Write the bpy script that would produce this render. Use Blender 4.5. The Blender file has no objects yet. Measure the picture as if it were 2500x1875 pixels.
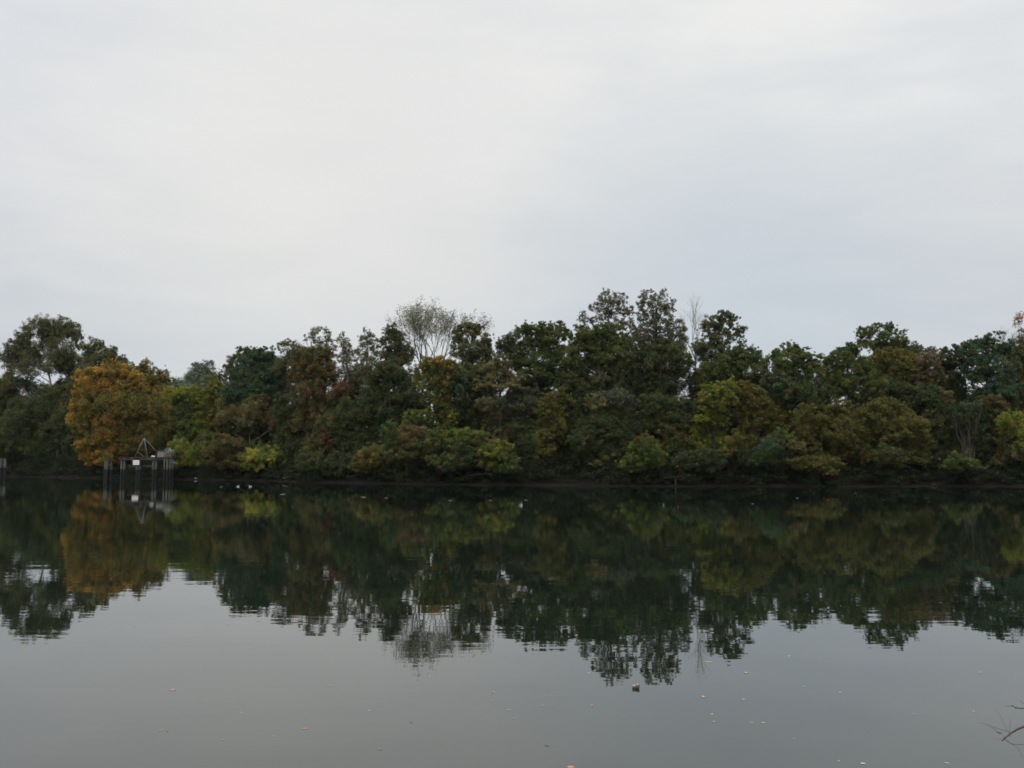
import bpy, math, random
import numpy as np
from mathutils import Vector, Matrix
R = math.radians
sc = bpy.context.scene
col = sc.collection

# ------------------------------------------------------------ camera
CAM_H = 3.0            # eye height over the river
F = 2260.0             # focal length in pixels of the 2500 px wide photograph
HOR = 1119.0           # row of the horizon
PITCH = math.atan((HOR - 937.5) / F)
cam_d = bpy.data.cameras.new('camera')
cam = bpy.data.objects.new('camera', cam_d); col.objects.link(cam)
cam.location = (0, 0, CAM_H); cam.rotation_euler = (R(90) + PITCH, 0, 0)
cam_d.sensor_width = 36; cam_d.lens = F / 2500 * 36
cam_d.clip_start = 0.05; cam_d.clip_end = 6000
sc.camera = cam
sc.view_settings.view_transform = 'Standard'; sc.view_settings.look = 'None'
sc.cycles.filter_width = 1.7
sc.view_settings.exposure = 0; sc.view_settings.gamma = 1

# ------------------------------------------------------------ sky (overcast) and sun
SUN_EL, SUN_AZ = 55, 200      # azimuth from +Y, negative = towards -X
w = bpy.data.worlds.new('World'); sc.world = w; w.use_nodes = True
nt = w.node_tree; nt.nodes.clear(); N = nt.nodes.new; L = nt.links.new
def mth(nt, op, a, b=None, c=None, clamp=False):
    n = nt.nodes.new('ShaderNodeMath'); n.operation = op; n.use_clamp = clamp
    for i, v in enumerate((a, b, c)):
        if v is None: continue
        if isinstance(v, (int, float)): n.inputs[i].default_value = v
        else: nt.links.new(v, n.inputs[i])
    return n.outputs[0]
def mixc(nt, fac, a, b, mode='MIX'):
    n = nt.nodes.new('ShaderNodeMix'); n.data_type = 'RGBA'; n.blend_type = mode
    for i, v in ((0, fac), (6, a), (7, b)):
        if isinstance(v, (int, float)): n.inputs[i].default_value = v
        elif isinstance(v, tuple): n.inputs[i].default_value = v + (1,) if len(v) == 3 else v
        else: nt.links.new(v, n.inputs[i])
    return n.outputs[2]
def ramp(nt, src, stops):
    n = nt.nodes.new('ShaderNodeValToRGB'); nt.links.new(src, n.inputs[0])
    e = n.color_ramp.elements
    while len(e) < len(stops): e.new(0.5)
    for k, (p, c) in enumerate(stops):
        e[k].position = p; e[k].color = (c, c, c, 1) if isinstance(c, (int, float)) else tuple(c) + (1,)
    return n.outputs[0]
def noise(nt, vec, scale, detail=3, rough=0.5, dist=0):
    n = nt.nodes.new('ShaderNodeTexNoise'); nt.links.new(vec, n.inputs['Vector'])
    n.inputs['Scale'].default_value = scale; n.inputs['Detail'].default_value = detail
    n.inputs['Roughness'].default_value = rough; n.inputs['Distortion'].default_value = dist
    return n.outputs[0]
def mapping(nt, vec, scale=(1, 1, 1), rot=(0, 0, 0), loc=(0, 0, 0)):
    n = nt.nodes.new('ShaderNodeMapping'); nt.links.new(vec, n.inputs[0])
    n.inputs['Scale'].default_value = scale; n.inputs['Rotation'].default_value = rot
    n.inputs['Location'].default_value = loc
    return n.outputs[0]

tc = N('ShaderNodeTexCoord'); D = tc.outputs['Generated']
sep = N('ShaderNodeSeparateXYZ'); L(D, sep.inputs[0])
zup = mth(nt, 'MAXIMUM', sep.outputs[2], 0.0)
grad = ramp(nt, zup, [(0.0, (0.575, 0.615, 0.66)), (0.10, (0.61, 0.648, 0.69)), (0.21, (0.71, 0.728, 0.742)),
                      (0.33, (0.835, 0.843, 0.84)), (0.46, (0.855, 0.862, 0.862)), (0.62, (1.15, 1.16, 1.18)), (1.0, (1.75, 1.77, 1.80))])
def patch(az, el, width):
    v = Vector((math.sin(R(az)) * math.cos(R(el)), math.cos(R(az)) * math.cos(R(el)), math.sin(R(el))))
    n = N('ShaderNodeVectorMath'); n.operation = 'DOT_PRODUCT'; L(D, n.inputs[0]); n.inputs[1].default_value = v
    a = mth(nt, 'SUBTRACT', n.outputs['Value'], math.cos(R(width)))
    a = mth(nt, 'DIVIDE', a, 1 - math.cos(R(width)), clamp=True)
    return mth(nt, 'POWER', a, 1.3)
cl1 = noise(nt, mapping(nt, D, (1.6, 1.6, 5.0), (0, R(14), 0)), 1.7, 5, 0.52, 0.4)
cl2 = noise(nt, mapping(nt, D, (2.2, 2.2, 9.0), (0, R(-10), 0), (3, 1, 2)), 2.6, 6, 0.55, 0.6)
cl = mth(nt, 'ADD', mth(nt, 'MULTIPLY', cl1, 0.6), mth(nt, 'MULTIPLY', cl2, 0.4))
clf = ramp(nt, cl, [(0.36, 0.0), (0.64, 1.0)])
c1 = mixc(nt, 1.0, grad, mixc(nt, clf, (0.89, 0.915, 0.945), (1.075, 1.065, 1.045)), 'MULTIPLY')
c2 = mixc(nt, mth(nt, 'MULTIPLY', patch(-13, 17, 17), 0.62), c1, (0.885, 0.875, 0.83))
c2 = mixc(nt, mth(nt, 'MULTIPLY', patch(2, 19, 20), 0.35), c2, (0.80, 0.80, 0.79))
c3 = mixc(nt, mth(nt, 'MULTIPLY', patch(13, 11, 15), 0.55), c2, (0.565, 0.64, 0.71))
c3 = mixc(nt, mth(nt, 'MULTIPLY', patch(32, 18, 16), 0.30), c3, (0.65, 0.70, 0.75))
c3 = mixc(nt, mth(nt, 'MULTIPLY', patch(-33, 22, 14), 0.30), c3, (0.68, 0.70, 0.77))
sky = N('ShaderNodeTexSky'); sky.sky_type = 'NISHITA'; sky.sun_disc = False
sky.sun_elevation = R(SUN_EL); sky.sun_rotation = R(SUN_AZ)
bgs = N('ShaderNodeBackground'); L(sky.outputs[0], bgs.inputs[0]); bgs.inputs[1].default_value = 0.05
bgc = N('ShaderNodeBackground'); L(c3, bgc.inputs[0]); bgc.inputs[1].default_value = 1.0
ms = N('ShaderNodeMixShader'); ms.inputs[0].default_value = 0.94
L(bgs.outputs[0], ms.inputs[1]); L(bgc.outputs[0], ms.inputs[2])
wo = N('ShaderNodeOutputWorld'); L(ms.outputs[0], wo.inputs[0])

sl = bpy.data.lights.new('sun', 'SUN'); sl.energy = 1.5; sl.angle = R(45); sl.color = (1.0, 0.97, 0.92)
so = bpy.data.objects.new('sun', sl); col.objects.link(so)
sd = Vector((math.sin(R(SUN_AZ)) * math.cos(R(SUN_EL)), math.cos(R(SUN_AZ)) * math.cos(R(SUN_EL)), math.sin(R(SUN_EL))))
so.rotation_euler = sd.to_track_quat('Z', 'Y').to_euler(); so.location = (0, 0, 80)

# ------------------------------------------------------------ helpers
def P(px, py, Y):
    u = (px - 1250) / F; v = (937.5 - py) / F
    dy = math.cos(PITCH) - v * math.sin(PITCH); dz = math.sin(PITCH) + v * math.cos(PITCH)
    s = Y / dy
    return Vector((u * s, Y, CAM_H + dz * s))
def on_water(px, py):
    u = (px - 1250) / F; v = (937.5 - py) / F
    dy = math.cos(PITCH) - v * math.sin(PITCH); dz = math.sin(PITCH) + v * math.cos(PITCH)
    s = -CAM_H / dz
    return Vector((u * s, dy * s, 0))
SH = [(-400, 330), (-220, 235), (-140, 188), (-85, 154), (-50, 134), (-36, 125.5), (-24, 116), (-14.5, 109), (-2.3, 105),
      (8, 101.5), (17.6, 99.7), (46.4, 99.7), (75, 101), (100, 104), (200, 120), (500, 150)]
SHX = np.array([a for a, b in SH]); SHY = np.array([b for a, b in SH])
def shore(x):
    x = np.asarray(x, float)
    base = np.interp(x, SHX, SHY)
    return base + 0.7 * np.sin(x * 0.31) + 0.45 * np.sin(x * 0.83 + 1.3) + 0.2 * np.sin(x * 2.1)
TP = np.array([-60, -12, -1.5, 0, 1.6, 3.2, 4.5, 7, 14, 40, 120, 400])
ZP = np.array([-2.6, -1.6, -0.3, 0.0, 0.28, 0.75, 1.5, 2.0, 2.5, 3.6, 5.0, 8.0])
def ground_z(x, y):
    t = np.asarray(y, float) - shore(x)
    z = np.interp(t, TP, ZP)
    rough = 0.12 * np.sin(np.asarray(x) * 0.9 + np.asarray(y) * 0.5) + 0.08 * np.sin(np.asarray(x) * 2.3 - np.asarray(y) * 1.1)
    return z + rough * np.clip(t / 3, 0, 1)
def tag(o, label=None, cat=None, group=None, kind=None):
    if label: o['label'] = label
    if cat: o['category'] = cat
    if group: o['group'] = group
    if kind: o['kind'] = kind
    return o
def empty(name, loc):
    o = bpy.data.objects.new(name, None); col.objects.link(o); o.location = loc
    o.empty_display_size = 0.5
    return o
def mesh_obj(name, V, Fc, mat, parent=None, loc=(0, 0, 0), smooth=False, tint=None):
    me = bpy.data.meshes.new(name)
    me.from_pydata([tuple(v) for v in V], [], [tuple(f) for f in Fc])
    me.materials.append(mat)
    if smooth: me.polygons.foreach_set('use_smooth', [True] * len(me.polygons))
    me.update()
    o = bpy.data.objects.new(name, me); col.objects.link(o)
    if parent: o.parent = parent
    o.location = loc
    return o
class MB:
    def __init__(s): s.V = []; s.F = []
    def box(s, c, size, rot=None):
        c = Vector(c); M = rot if rot else Matrix.Identity(3); b = len(s.V)
        for x in (-.5, .5):
            for y in (-.5, .5):
                for z in (-.5, .5):
                    s.V.append(c + M @ Vector((x * size[0], y * size[1], z * size[2])))
        for f in ((0, 1, 3, 2), (4, 6, 7, 5), (0, 4, 5, 1), (2, 3, 7, 6), (0, 2, 6, 4), (1, 5, 7, 3)):
            s.F.append(tuple(b + i for i in f))
        return s
    def tube(s, pts, rad, n=7, cap=True):
        pts = [Vector(p) for p in pts]; b = len(s.V); ref = Vector((0.31, 0.22, 0.93)).normalized(); m = len(pts)
        for i, p in enumerate(pts):
            d = (pts[min(i + 1, m - 1)] - pts[max(i - 1, 0)])
            if d.length < 1e-9: d = Vector((0, 0, 1))
            d.normalize()
            rr = ref if abs(d.dot(ref)) < 0.97 else Vector((1, 0, 0))
            a = d.cross(rr).normalized(); c = d.cross(a)
            r = rad[i] if isinstance(rad, (list, tuple)) else rad
            for k in range(n):
                t = 2 * math.pi * k / n
                s.V.append(p + a * (r * math.cos(t)) + c * (r * math.sin(t)))
        for i in range(m - 1):
            for k in range(n):
                s.F.append((b + i * n + k, b + i * n + (k + 1) % n, b + (i + 1) * n + (k + 1) % n, b + (i + 1) * n + k))
        if cap:
            s.F.append(tuple(b + k for k in range(n))[::-1]); s.F.append(tuple(b + (m - 1) * n + k for k in range(n)))
        return s
    def build(s, name, mat, parent=None, origin=(0, 0, 0), smooth=False):
        o = Vector(origin)
        return mesh_obj(name, [v - o for v in s.V], s.F, mat, parent, smooth=smooth)

# ------------------------------------------------------------ materials
def new_mat(name):
    m = bpy.data.materials.new(name); m.use_nodes = True; nt = m.node_tree; nt.nodes.clear()
    o = nt.nodes.new('ShaderNodeOutputMaterial'); return m, nt, o
def rough_mat(name, c1, c2, scale=2.0, rough=0.85, bump=0.0, stretch=(1, 1, 1)):
    m, nt, o = new_mat(name)
    b = nt.nodes.new('ShaderNodeBsdfPrincipled'); nt.links.new(b.outputs[0], o.inputs[0])
    t = nt.nodes.new('ShaderNodeTexCoord'); v = mapping(nt, t.outputs['Object'], stretch)
    f = noise(nt, v, scale, 6, 0.6)
    f = ramp(nt, f, [(0.3, 0.0), (0.7, 1.0)])
    nt.links.new(mixc(nt, f, c1, c2), b.inputs['Base Color'])
    b.inputs['Roughness'].default_value = rough
    if bump:
        bn = nt.nodes.new('ShaderNodeBump'); bn.inputs['Distance'].default_value = bump
        nt.links.new(f, bn.inputs['Height']); nt.links.new(bn.outputs[0], b.inputs['Normal'])
    return m
def leaf_mat(name, trans=0.42):
    m, nt, o = new_mat(name)
    a = nt.nodes.new('ShaderNodeAttribute'); a.attribute_name = 'tint'
    d = nt.nodes.new('ShaderNodeBsdfDiffuse'); t = nt.nodes.new('ShaderNodeBsdfTranslucent')
    nt.links.new(a.outputs[0], d.inputs[0]); nt.links.new(a.outputs[0], t.inputs[0])
    x = nt.nodes.new('ShaderNodeMixShader'); x.inputs[0].default_value = trans
    nt.links.new(d.outputs[0], x.inputs[1]); nt.links.new(t.outputs[0], x.inputs[2])
    g = nt.nodes.new('ShaderNodeBsdfGlossy'); g.inputs['Roughness'].default_value = 0.55
    y = nt.nodes.new('ShaderNodeMixShader'); y.inputs[0].default_value = 0.006
    nt.links.new(x.outputs[0], y.inputs[1]); nt.links.new(g.outputs[0], y.inputs[2])
    nt.links.new(y.outputs[0], o.inputs[0])
    return m
M_LEAF = leaf_mat('leaves')
M_BARK = rough_mat('bark', (0.028, 0.024, 0.020), (0.068, 0.060, 0.050), 3, 0.9, 0.02, (1, 1, 0.3))
M_PALEBARK = rough_mat('pale_bark', (0.16, 0.145, 0.12), (0.36, 0.34, 0.30), 2.5, 0.85, 0.01, (1, 1, 0.4))
M_TWIG = rough_mat('twig_bark', (0.045, 0.024, 0.024), (0.09, 0.050, 0.048), 60, 0.7, 0.001)
M_MUD = rough_mat('mud', (0.005, 0.0045, 0.004), (0.015, 0.0125, 0.010), 0.55, 0.9, 0.15, (1, 1, 1))
for n_ in M_MUD.node_tree.nodes:
    if n_.type == 'BSDF_PRINCIPLED': n_.inputs['Specular IOR Level'].default_value = 0.08

# water: still, murky river with long faint ripples
m_w, nt2, o2 = new_mat('river_water')
b2 = nt2.nodes.new('ShaderNodeBsdfPrincipled'); nt2.links.new(b2.outputs[0], o2.inputs[0])
b2.inputs['Roughness'].default_value = 0.0; b2.inputs['IOR'].default_value = 1.75
b2.inputs['Specular Tint'].default_value = (0.955, 1.0, 0.975, 1)
geo = nt2.nodes.new('ShaderNodeNewGeometry'); pos = geo.outputs['Position']
murk = noise(nt2, mapping(nt2, pos, (0.05, 0.09, 1)), 1.0, 3)
nt2.links.new(mixc(nt2, murk, (0.005, 0.009, 0.006), (0.008, 0.013, 0.009)), b2.inputs['Base Color'])
r1 = noise(nt2, mapping(nt2, pos, (0.55, 1.7, 1), (0, 0, R(5))), 1.0, 2, 0.45)
r2 = noise(nt2, mapping(nt2, pos, (0.16, 0.42, 1), (0, 0, R(-8)), (7, 3, 0)), 1.0, 1, 0.4)
r3 = noise(nt2, mapping(nt2, pos, (2.4, 5.5, 1), (0, 0, R(12)), (2, 9, 0)), 1.0, 1, 0.4)
amp = ramp(nt2, noise(nt2, mapping(nt2, pos, (0.03, 0.10, 1), (0, 0, R(4)), (1, 5, 0)), 1.0, 3), [(0.35, 0.45), (0.65, 1.25)])
h = mth(nt2, 'ADD', mth(nt2, 'MULTIPLY', r1, 0.0021), mth(nt2, 'MULTIPLY', r2, 0.0024))
h = mth(nt2, 'ADD', h, mth(nt2, 'MULTIPLY', r3, 0.0005))
h = mth(nt2, 'MULTIPLY', h, amp)
bn = nt2.nodes.new('ShaderNodeBump'); bn.inputs['Distance'].default_value = 1.0; bn.inputs['Strength'].default_value = 1.0
nt2.links.new(h, bn.inputs['Height']); nt2.links.new(bn.outputs[0], b2.inputs['Normal'])

# ------------------------------------------------------------ ground and river
xs = np.unique(np.concatenate([np.linspace(-600, -160, 24), np.arange(-160, 120, 1.0), np.linspace(120, 600, 24)]))
ts = np.concatenate([[-60, -12, -6, -3, -1.5, -0.7], np.arange(0, 8, 0.4), np.arange(8, 20, 1.5), [24, 30, 40, 60, 90, 140, 220, 400]])
V = []; Fc = []
# near bank profile then river bed then far bank, one continuous sheet
rng = np.random.default_rng(4)
near = [(-200, 3.0), (-60, 2.2), (-8, 1.5), (1.0, 1.42), (2.6, 1.35), (4.2, 0.75), (5.6, 0.12), (7.0, -0.45), (10, -1.6), (25, -2.6)]
for y, z in near:
    for x in xs: V.append((x, y, z + (0.05 * math.sin(x * 1.7 + y) if y < 8 else 0)))
for t in ts:
    Y = shore(xs) + t; Z = ground_z(xs, Y) + rng.normal(0, 0.035, len(xs)) * (1 if t > 0.5 else 0.2)
    for x, y, z in zip(xs, Y, Z): V.append((x, y, z))
nx = len(xs); ny = len(near) + len(ts)
for j in range(ny - 1):
    for i in range(nx - 1):
        a = j * nx + i; Fc.append((a, a + 1, a + nx + 1, a + nx))
g = mesh_obj('ground', V, Fc, M_MUD, smooth=True); tag(g, kind='structure')
wx = 600
water = mesh_obj('river_water', [(-wx, -20, 0), (wx, -20, 0), (wx, 700, 0), (-wx, 700, 0)], [(0, 1, 2, 3)], m_w)
tag(water, kind='structure')

# ------------------------------------------------------------ foliage
def leaf_arrays(C, Nn, size, tint, rng, elong=1.35):
    n = len(C)
    Nn = Nn / np.linalg.norm(Nn, axis=1, keepdims=True)
    r = rng.normal(size=(n, 3)); A = np.cross(Nn, r); A /= np.linalg.norm(A, axis=1, keepdims=True) + 1e-9
    B = np.cross(Nn, A)
    s = (size * rng.uniform(0.65, 1.3, n))[:, None]
    V = np.empty((n, 4, 3))
    V[:, 0] = C - A * s * 0.5 * elong; V[:, 1] = C - B * s * 0.42 + Nn * s * 0.10
    V[:, 2] = C + A * s * 0.5 * elong; V[:, 3] = C + B * s * 0.42 + Nn * s * 0.10
    return V.reshape(-1, 3), np.repeat(tint, 4, axis=0)
def leaf_mesh(name, V, T, parent=None, mat=None):
    n = len(V) // 4
    me = bpy.data.meshes.new(name)
    me.vertices.add(len(V)); me.vertices.foreach_set('co', V.astype(np.float32).ravel())
    me.loops.add(4 * n); me.loops.foreach_set('vertex_index', np.arange(4 * n, dtype=np.int32))
    me.polygons.add(n); me.polygons.foreach_set('loop_start', np.arange(0, 4 * n, 4, dtype=np.int32))
    try: me.polygons.foreach_set('loop_total', np.full(n, 4, dtype=np.int32))
    except Exception: pass
    me.update(calc_edges=True)
    ca = me.color_attributes.new('tint', 'FLOAT_COLOR', 'POINT')
    T4 = np.ones((len(V), 4), np.float32); T4[:, :3] = T
    ca.data.foreach_set('color', T4.ravel())
    me.materials.append(mat or M_LEAF)
    o = bpy.data.objects.new(name, me); col.objects.link(o)
    if parent: o.parent = parent
    return o
PAL = {  # leaf colours: (colour, weight)
    'green': [((0.094, 0.126, 0.050), 5), ((0.112, 0.140, 0.052), 3), ((0.126, 0.126, 0.050), 2)],
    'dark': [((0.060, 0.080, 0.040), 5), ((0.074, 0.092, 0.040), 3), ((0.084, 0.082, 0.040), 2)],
    'blue': [((0.066, 0.108, 0.066), 5), ((0.082, 0.120, 0.068), 3), ((0.096, 0.114, 0.056), 1)],
    'syc': [((0.118, 0.128, 0.068), 5), ((0.136, 0.138, 0.070), 3), ((0.134, 0.112, 0.064), 1)],
    'syclite': [((0.150, 0.154, 0.098), 5), ((0.172, 0.164, 0.104), 3), ((0.170, 0.138, 0.094), 1)],
    'olive':   [((0.136, 0.130, 0.050), 5), ((0.156, 0.140, 0.050), 3), ((0.106, 0.114, 0.048), 2)],
    'goldol': [((0.160, 0.140, 0.052), 4), ((0.180, 0.146, 0.052), 3), ((0.118, 0.124, 0.050), 4)],
    'orange': [((0.400, 0.250, 0.080), 5), ((0.320, 0.222, 0.072), 4), ((0.165, 0.160, 0.056), 4), ((0.350, 0.190, 0.072), 2), ((0.105, 0.125, 0.050), 1)],
    'orangeol': [((0.250, 0.185, 0.066), 4), ((0.195, 0.165, 0.058), 4), ((0.130, 0.138, 0.052), 4)],
    'rust': [((0.155, 0.107, 0.056), 4), ((0.130, 0.110, 0.052), 4), ((0.098, 0.114, 0.048), 4), ((0.172, 0.096, 0.056), 1)],
    'red': [((0.162, 0.082, 0.056), 4), ((0.136, 0.094, 0.054), 3), ((0.096, 0.106, 0.050), 3)],
    'yelgr': [((0.200, 0.214, 0.056), 5), ((0.235, 0.224, 0.060), 3), ((0.116, 0.152, 0.050), 4)],
    'bright': [((0.330, 0.335, 0.090), 5), ((0.380, 0.335, 0.120), 3), ((0.160, 0.215, 0.066), 4)],
    'lime': [((0.138, 0.172, 0.052), 4), ((0.172, 0.190, 0.054), 2), ((0.090, 0.122, 0.044), 5)],
    'multi': [((0.140, 0.152, 0.052), 5), ((0.260, 0.165, 0.072), 2), ((0.220, 0.180, 0.058), 3), ((0.086, 0.124, 0.050), 5)],
    'brown': [((0.100, 0.102, 0.048), 5), ((0.126, 0.108, 0.052), 2), ((0.080, 0.104, 0.048), 4)],
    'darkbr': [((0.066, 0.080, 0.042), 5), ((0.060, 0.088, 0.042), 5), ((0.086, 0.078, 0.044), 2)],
    'khaki':   [((0.196, 0.172, 0.084), 5), ((0.215, 0.168, 0.088), 2), ((0.122, 0.126, 0.066), 4)],
    'grey':    [((0.118, 0.130, 0.092), 5), ((0.138, 0.140, 0.098), 3), ((0.086, 0.100, 0.068), 3)],
    'tan':     [((0.200, 0.145, 0.098), 5), ((0.160, 0.122, 0.074), 3), ((0.118, 0.110, 0.064), 3)],
    'pale':    [((0.150, 0.185, 0.140), 5), ((0.175, 0.200, 0.145), 3)],  # for the faraway trees; distance haze is put into the leaf colour
    'pink':    [((0.460, 0.240, 0.210), 5), ((0.370, 0.230, 0.140), 3), ((0.260, 0.240, 0.110), 2)],
    'shaded_scrub': [((0.022, 0.030, 0.017), 5), ((0.030, 0.036, 0.019), 3)],  # waterline undergrowth; the canopy's shade is put into these leaf colours
}
SAT = 1.18
for k_ in PAL: PAL[k_] = [(tuple(1.1 * max(0.012, (sum(c_) / 3) + (v_ - sum(c_) / 3) * SAT) for v_ in c_), w_) for c_, w_ in PAL[k_]]
def pick(pal, n, rng):
    c = np.array([a for a, b in PAL[pal]]); p = np.array([b for a, b in PAL[pal]], float); p /= p.sum()
    return c[rng.choice(len(c), n, p=p)]
LEAF_K = 0.55
def blob_leaves(c, r, pal, cov, leaf, rng, up=0.6, tall=1.0):
    """leaves of one bough: sub-clumps spread in an ellipsoid, leaves round each sub-clump"""
    c = np.array(c); r = np.array(r)
    leaf = leaf * LEAF_K; r = r * 1.16
    area = math.pi * r[0] * r[2]
    n = max(40, int(cov * area / (0.30 * leaf * leaf)))
    m = max(12, int(16 + area * 4.2))
    d = rng.normal(size=(m, 3)); d /= np.linalg.norm(d, axis=1, keepdims=True)
    q = rng.uniform(0.25, 1.0, m) ** 0.45
    out = rng.uniform(size=m) < 0.28
    q[out] = rng.uniform(0.95, 1.38, out.sum())
    sc_ = d * q[:, None] * 0.92
    sc_[:, 2] += 0.08 * rng.normal(size=m)
    srad = rng.uniform(0.16, 0.40, m) * (1.25 - 0.4 * q)
    srad[out] *= 0.72
    scol = pick(pal, m, rng)
    oth = rng.uniform(size=m) < 0.16
    if oth.any(): scol[oth] = 0.35 * scol[oth] + 0.65 * pick(['olive', 'green', 'goldol', 'khaki', 'dark'][rng.integers(5)], int(oth.sum()), rng)
    scol = scol * rng.uniform(0.78, 1.22, m)[:, None]
    wgt = srad ** 2; wgt /= wgt.sum()
    k = rng.choice(m, n, p=wgt)
    dd = rng.normal(size=(n, 3)); dd /= np.linalg.norm(dd, axis=1, keepdims=True)
    rr = srad[k] * (rng.uniform(0, 1, n) ** 0.40)
    off = dd * rr[:, None]; off[:, 2] *= tall; off[:, 2] -= 0.12 * np.abs(rng.normal(size=n)) * srad[k]
    stray = rng.uniform(size=n) < 0.10
    off[stray] *= rng.uniform(1.1, 1.7, stray.sum())[:, None]
    rmin = r.min()
    C = c + sc_[k] * r + off * (r * 0.45 + rmin * 0.55)
    Nn = dd * 0.40 + rng.normal(size=(n, 3)) * 0.75 + np.array([0, 0, up])
    T = scol[k] * rng.uniform(0.72, 1.30, n)[:, None]
    return C, Nn, T
def curve_pts(a, b, sag, n, rnd, wob):
    pts = []
    for i in range(n + 1):
        t = i / n
        p = a.lerp(b, t) + Vector((0, 0, sag * 4 * t * (1 - t) * (a - b).length * 0.25))
        if 0 < i < n: p += Vector((rnd.gauss(0, wob), rnd.gauss(0, wob), rnd.gauss(0, wob * 0.6)))
        pts.append(p)
    return pts
SEED = [10]
def plant(name, label, cat, group, t, base_px, blobs, pal, cov=2.6, leaf=0.20, style='tree', bark=None,
          trunk_r=None, Y=None, fork=None, pals=None, tall=1.0, twigs=5, spread=0.55, skirt=None):
    """a tree or shrub on the far bank; blobs = (px, py, rx, ry) boughs at the tree's own distance"""
    SEED[0] += 1; rng = np.random.default_rng(SEED[0]); rnd = random.Random(SEED[0])
    if Y is None:
        Y = 110.0
        for _ in range(12):
            X = (base_px - 1250) / F * Y * 1.0; Y = float(shore(X)) + t
    X = P(base_px, 1119, Y).x
    base = Vector((X, Y, float(ground_z(X, Y)) - 0.05))
    root = empty(name, base)
    tag(root, label, cat, group)
    k = Y / F
    B = []
    for i, bb in enumerate(blobs):
        px, py, rx, ry = bb[:4]
        jit = rnd.uniform(-1, 1) * spread * (1.0 + 0.5 * rx * k)
        yy = Y + jit - (2.0 if t < 5 and style != 'tree' else 1.2 if t < 5 else 0)
        c = P(px, py, yy); c.z = max(c.z, float(ground_z(c.x, yy)) + 0.15)
        dep = max(0.8, 0.85 * 0.5 * (rx + ry) * k)
        B.append((c, (rx * k * 0.95, dep, ry * k * 0.95), (bb[4] if len(bb) > 4 else pal)))
    nB = len(B)
    for i in range(nB):
        c_, r_, p_ = B[i]
        for _ in range(2 if (t < 6.5 or cov < 1.8) else 1):       # ragged side sprays
            a_ = rnd.uniform(0, 2 * math.pi); e_ = rnd.uniform(.75, 1.15)
            f_ = rnd.uniform(.32, .5)
            cc = c_ + Vector((math.cos(a_) * r_[0] * e_, rnd.uniform(-.8, .3), math.sin(a_) * r_[2] * e_))
            if cc.z > base.z + .2: B.append((cc, (r_[0] * f_ * 1.25, r_[1] * f_, r_[2] * f_ * .8), p_))
    if style == 'tree' and Y < 170:
        # boughs between neighbouring boughs knit the crown together
        if cov > 1.6:
            for i in range(nB):
                a = B[i]; j = min((jj for jj in range(nB) if jj != i), key=lambda jj: (B[jj][0] - a[0]).length + rnd.uniform(0, .8)); b = B[j]
                m_ = a[0].lerp(b[0], .5); m_.y = Y + rnd.uniform(0, 1.2)
                B.append((m_, tuple(.5 * (a[1][q_] + b[1][q_]) * .8 for q_ in range(3)), a[2]))
        # leafy lower boughs down the trunk
        lo = sorted(B[:nB], key=lambda b: b[0].z)[:max(2, nB // 3)]
        xm = sum(b[0].x for b in lo) / len(lo); hw = max(abs(b[0].x - xm) + b[1][0] for b in lo); zz = lo[0][0].z
        pl2 = lo[0][2] if skirt is None else skirt
        z_ = zz - 0.3
        while z_ > base.z + 1.2 and skirt != '':
            f_ = (z_ - base.z) / max(1, zz - base.z)
            for q_ in range(max(2, int(hw / 0.85))):
                B.append((Vector((X + (xm - X) * f_ + rnd.uniform(-1, 1) * hw * .8, Y + .6 + rnd.uniform(-.6, 1.0), z_ + rnd.uniform(-.5, .5))), (rnd.uniform(1.0, 1.5), 1.1, rnd.uniform(.8, 1.2)), pl2))
            z_ -= 1.25
    # trunk and limbs
    mb = MB()
    cx = sum(b[0].x for b in B[:nB]) / nB; zs = [b[0].z for b in B[:nB]]
    ztop = max(zs); zlow = min(zs); H = ztop - base.z
    r0 = trunk_r or (0.028 * H if style == 'tree' else 0.05 + 0.008 * H)
    bark = bark or M_BARK
    if style == 'tree':
        zf = base.z + H * (fork or 0.45)
        top = Vector((X + (cx - X) * 0.8, Y, base.z + H * 0.92))
        lead = curve_pts(base, top, 0, 8, rnd, 0.10 * H / 12)
        mb.tube(lead, [r0 * (1.25 if i == 0 else 1 - 0.85 * i / 8) for i in range(9)], 8)
        for c, r, _ in B[:nB]:
            hz = min(c.z - 0.3, max(zf - 0.3 * H, c.z - 0.9 - 0.5 * (Vector((c.x, c.y)) - Vector((X, Y))).length))
            hz = max(hz, base.z + 0.15 * H)
            f = min(0.97, max(0.05, (hz - base.z) / (top.z - base.z)))
            i = min(7, int(f * 8)); s0 = lead[i].lerp(lead[i + 1], f * 8 - i)
            rl = max(0.03, r0 * (1 - 0.85 * f) * 0.6)
            lp = curve_pts(s0, c, -0.25, 5, rnd, 0.12)
            mb.tube(lp, [rl * (1 - 0.75 * j / 5) for j in range(6)], 5)
            for _ in range(twigs):
                d = Vector((rnd.gauss(0, 1), rnd.gauss(0, 1), rnd.gauss(0.45, 0.8))).normalized()
                e = c + Vector((d.x * r[0], d.y * r[1], d.z * r[2])) * rnd.uniform(0.65, 1.0)
                st = lp[rnd.choice((3, 4, 5))]
                mb.tube(curve_pts(st, e, 0.15, 3, rnd, 0.08), [rl * 0.30, rl * 0.22, rl * 0.16, 0.012], 4, cap=False)
    else:
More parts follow.
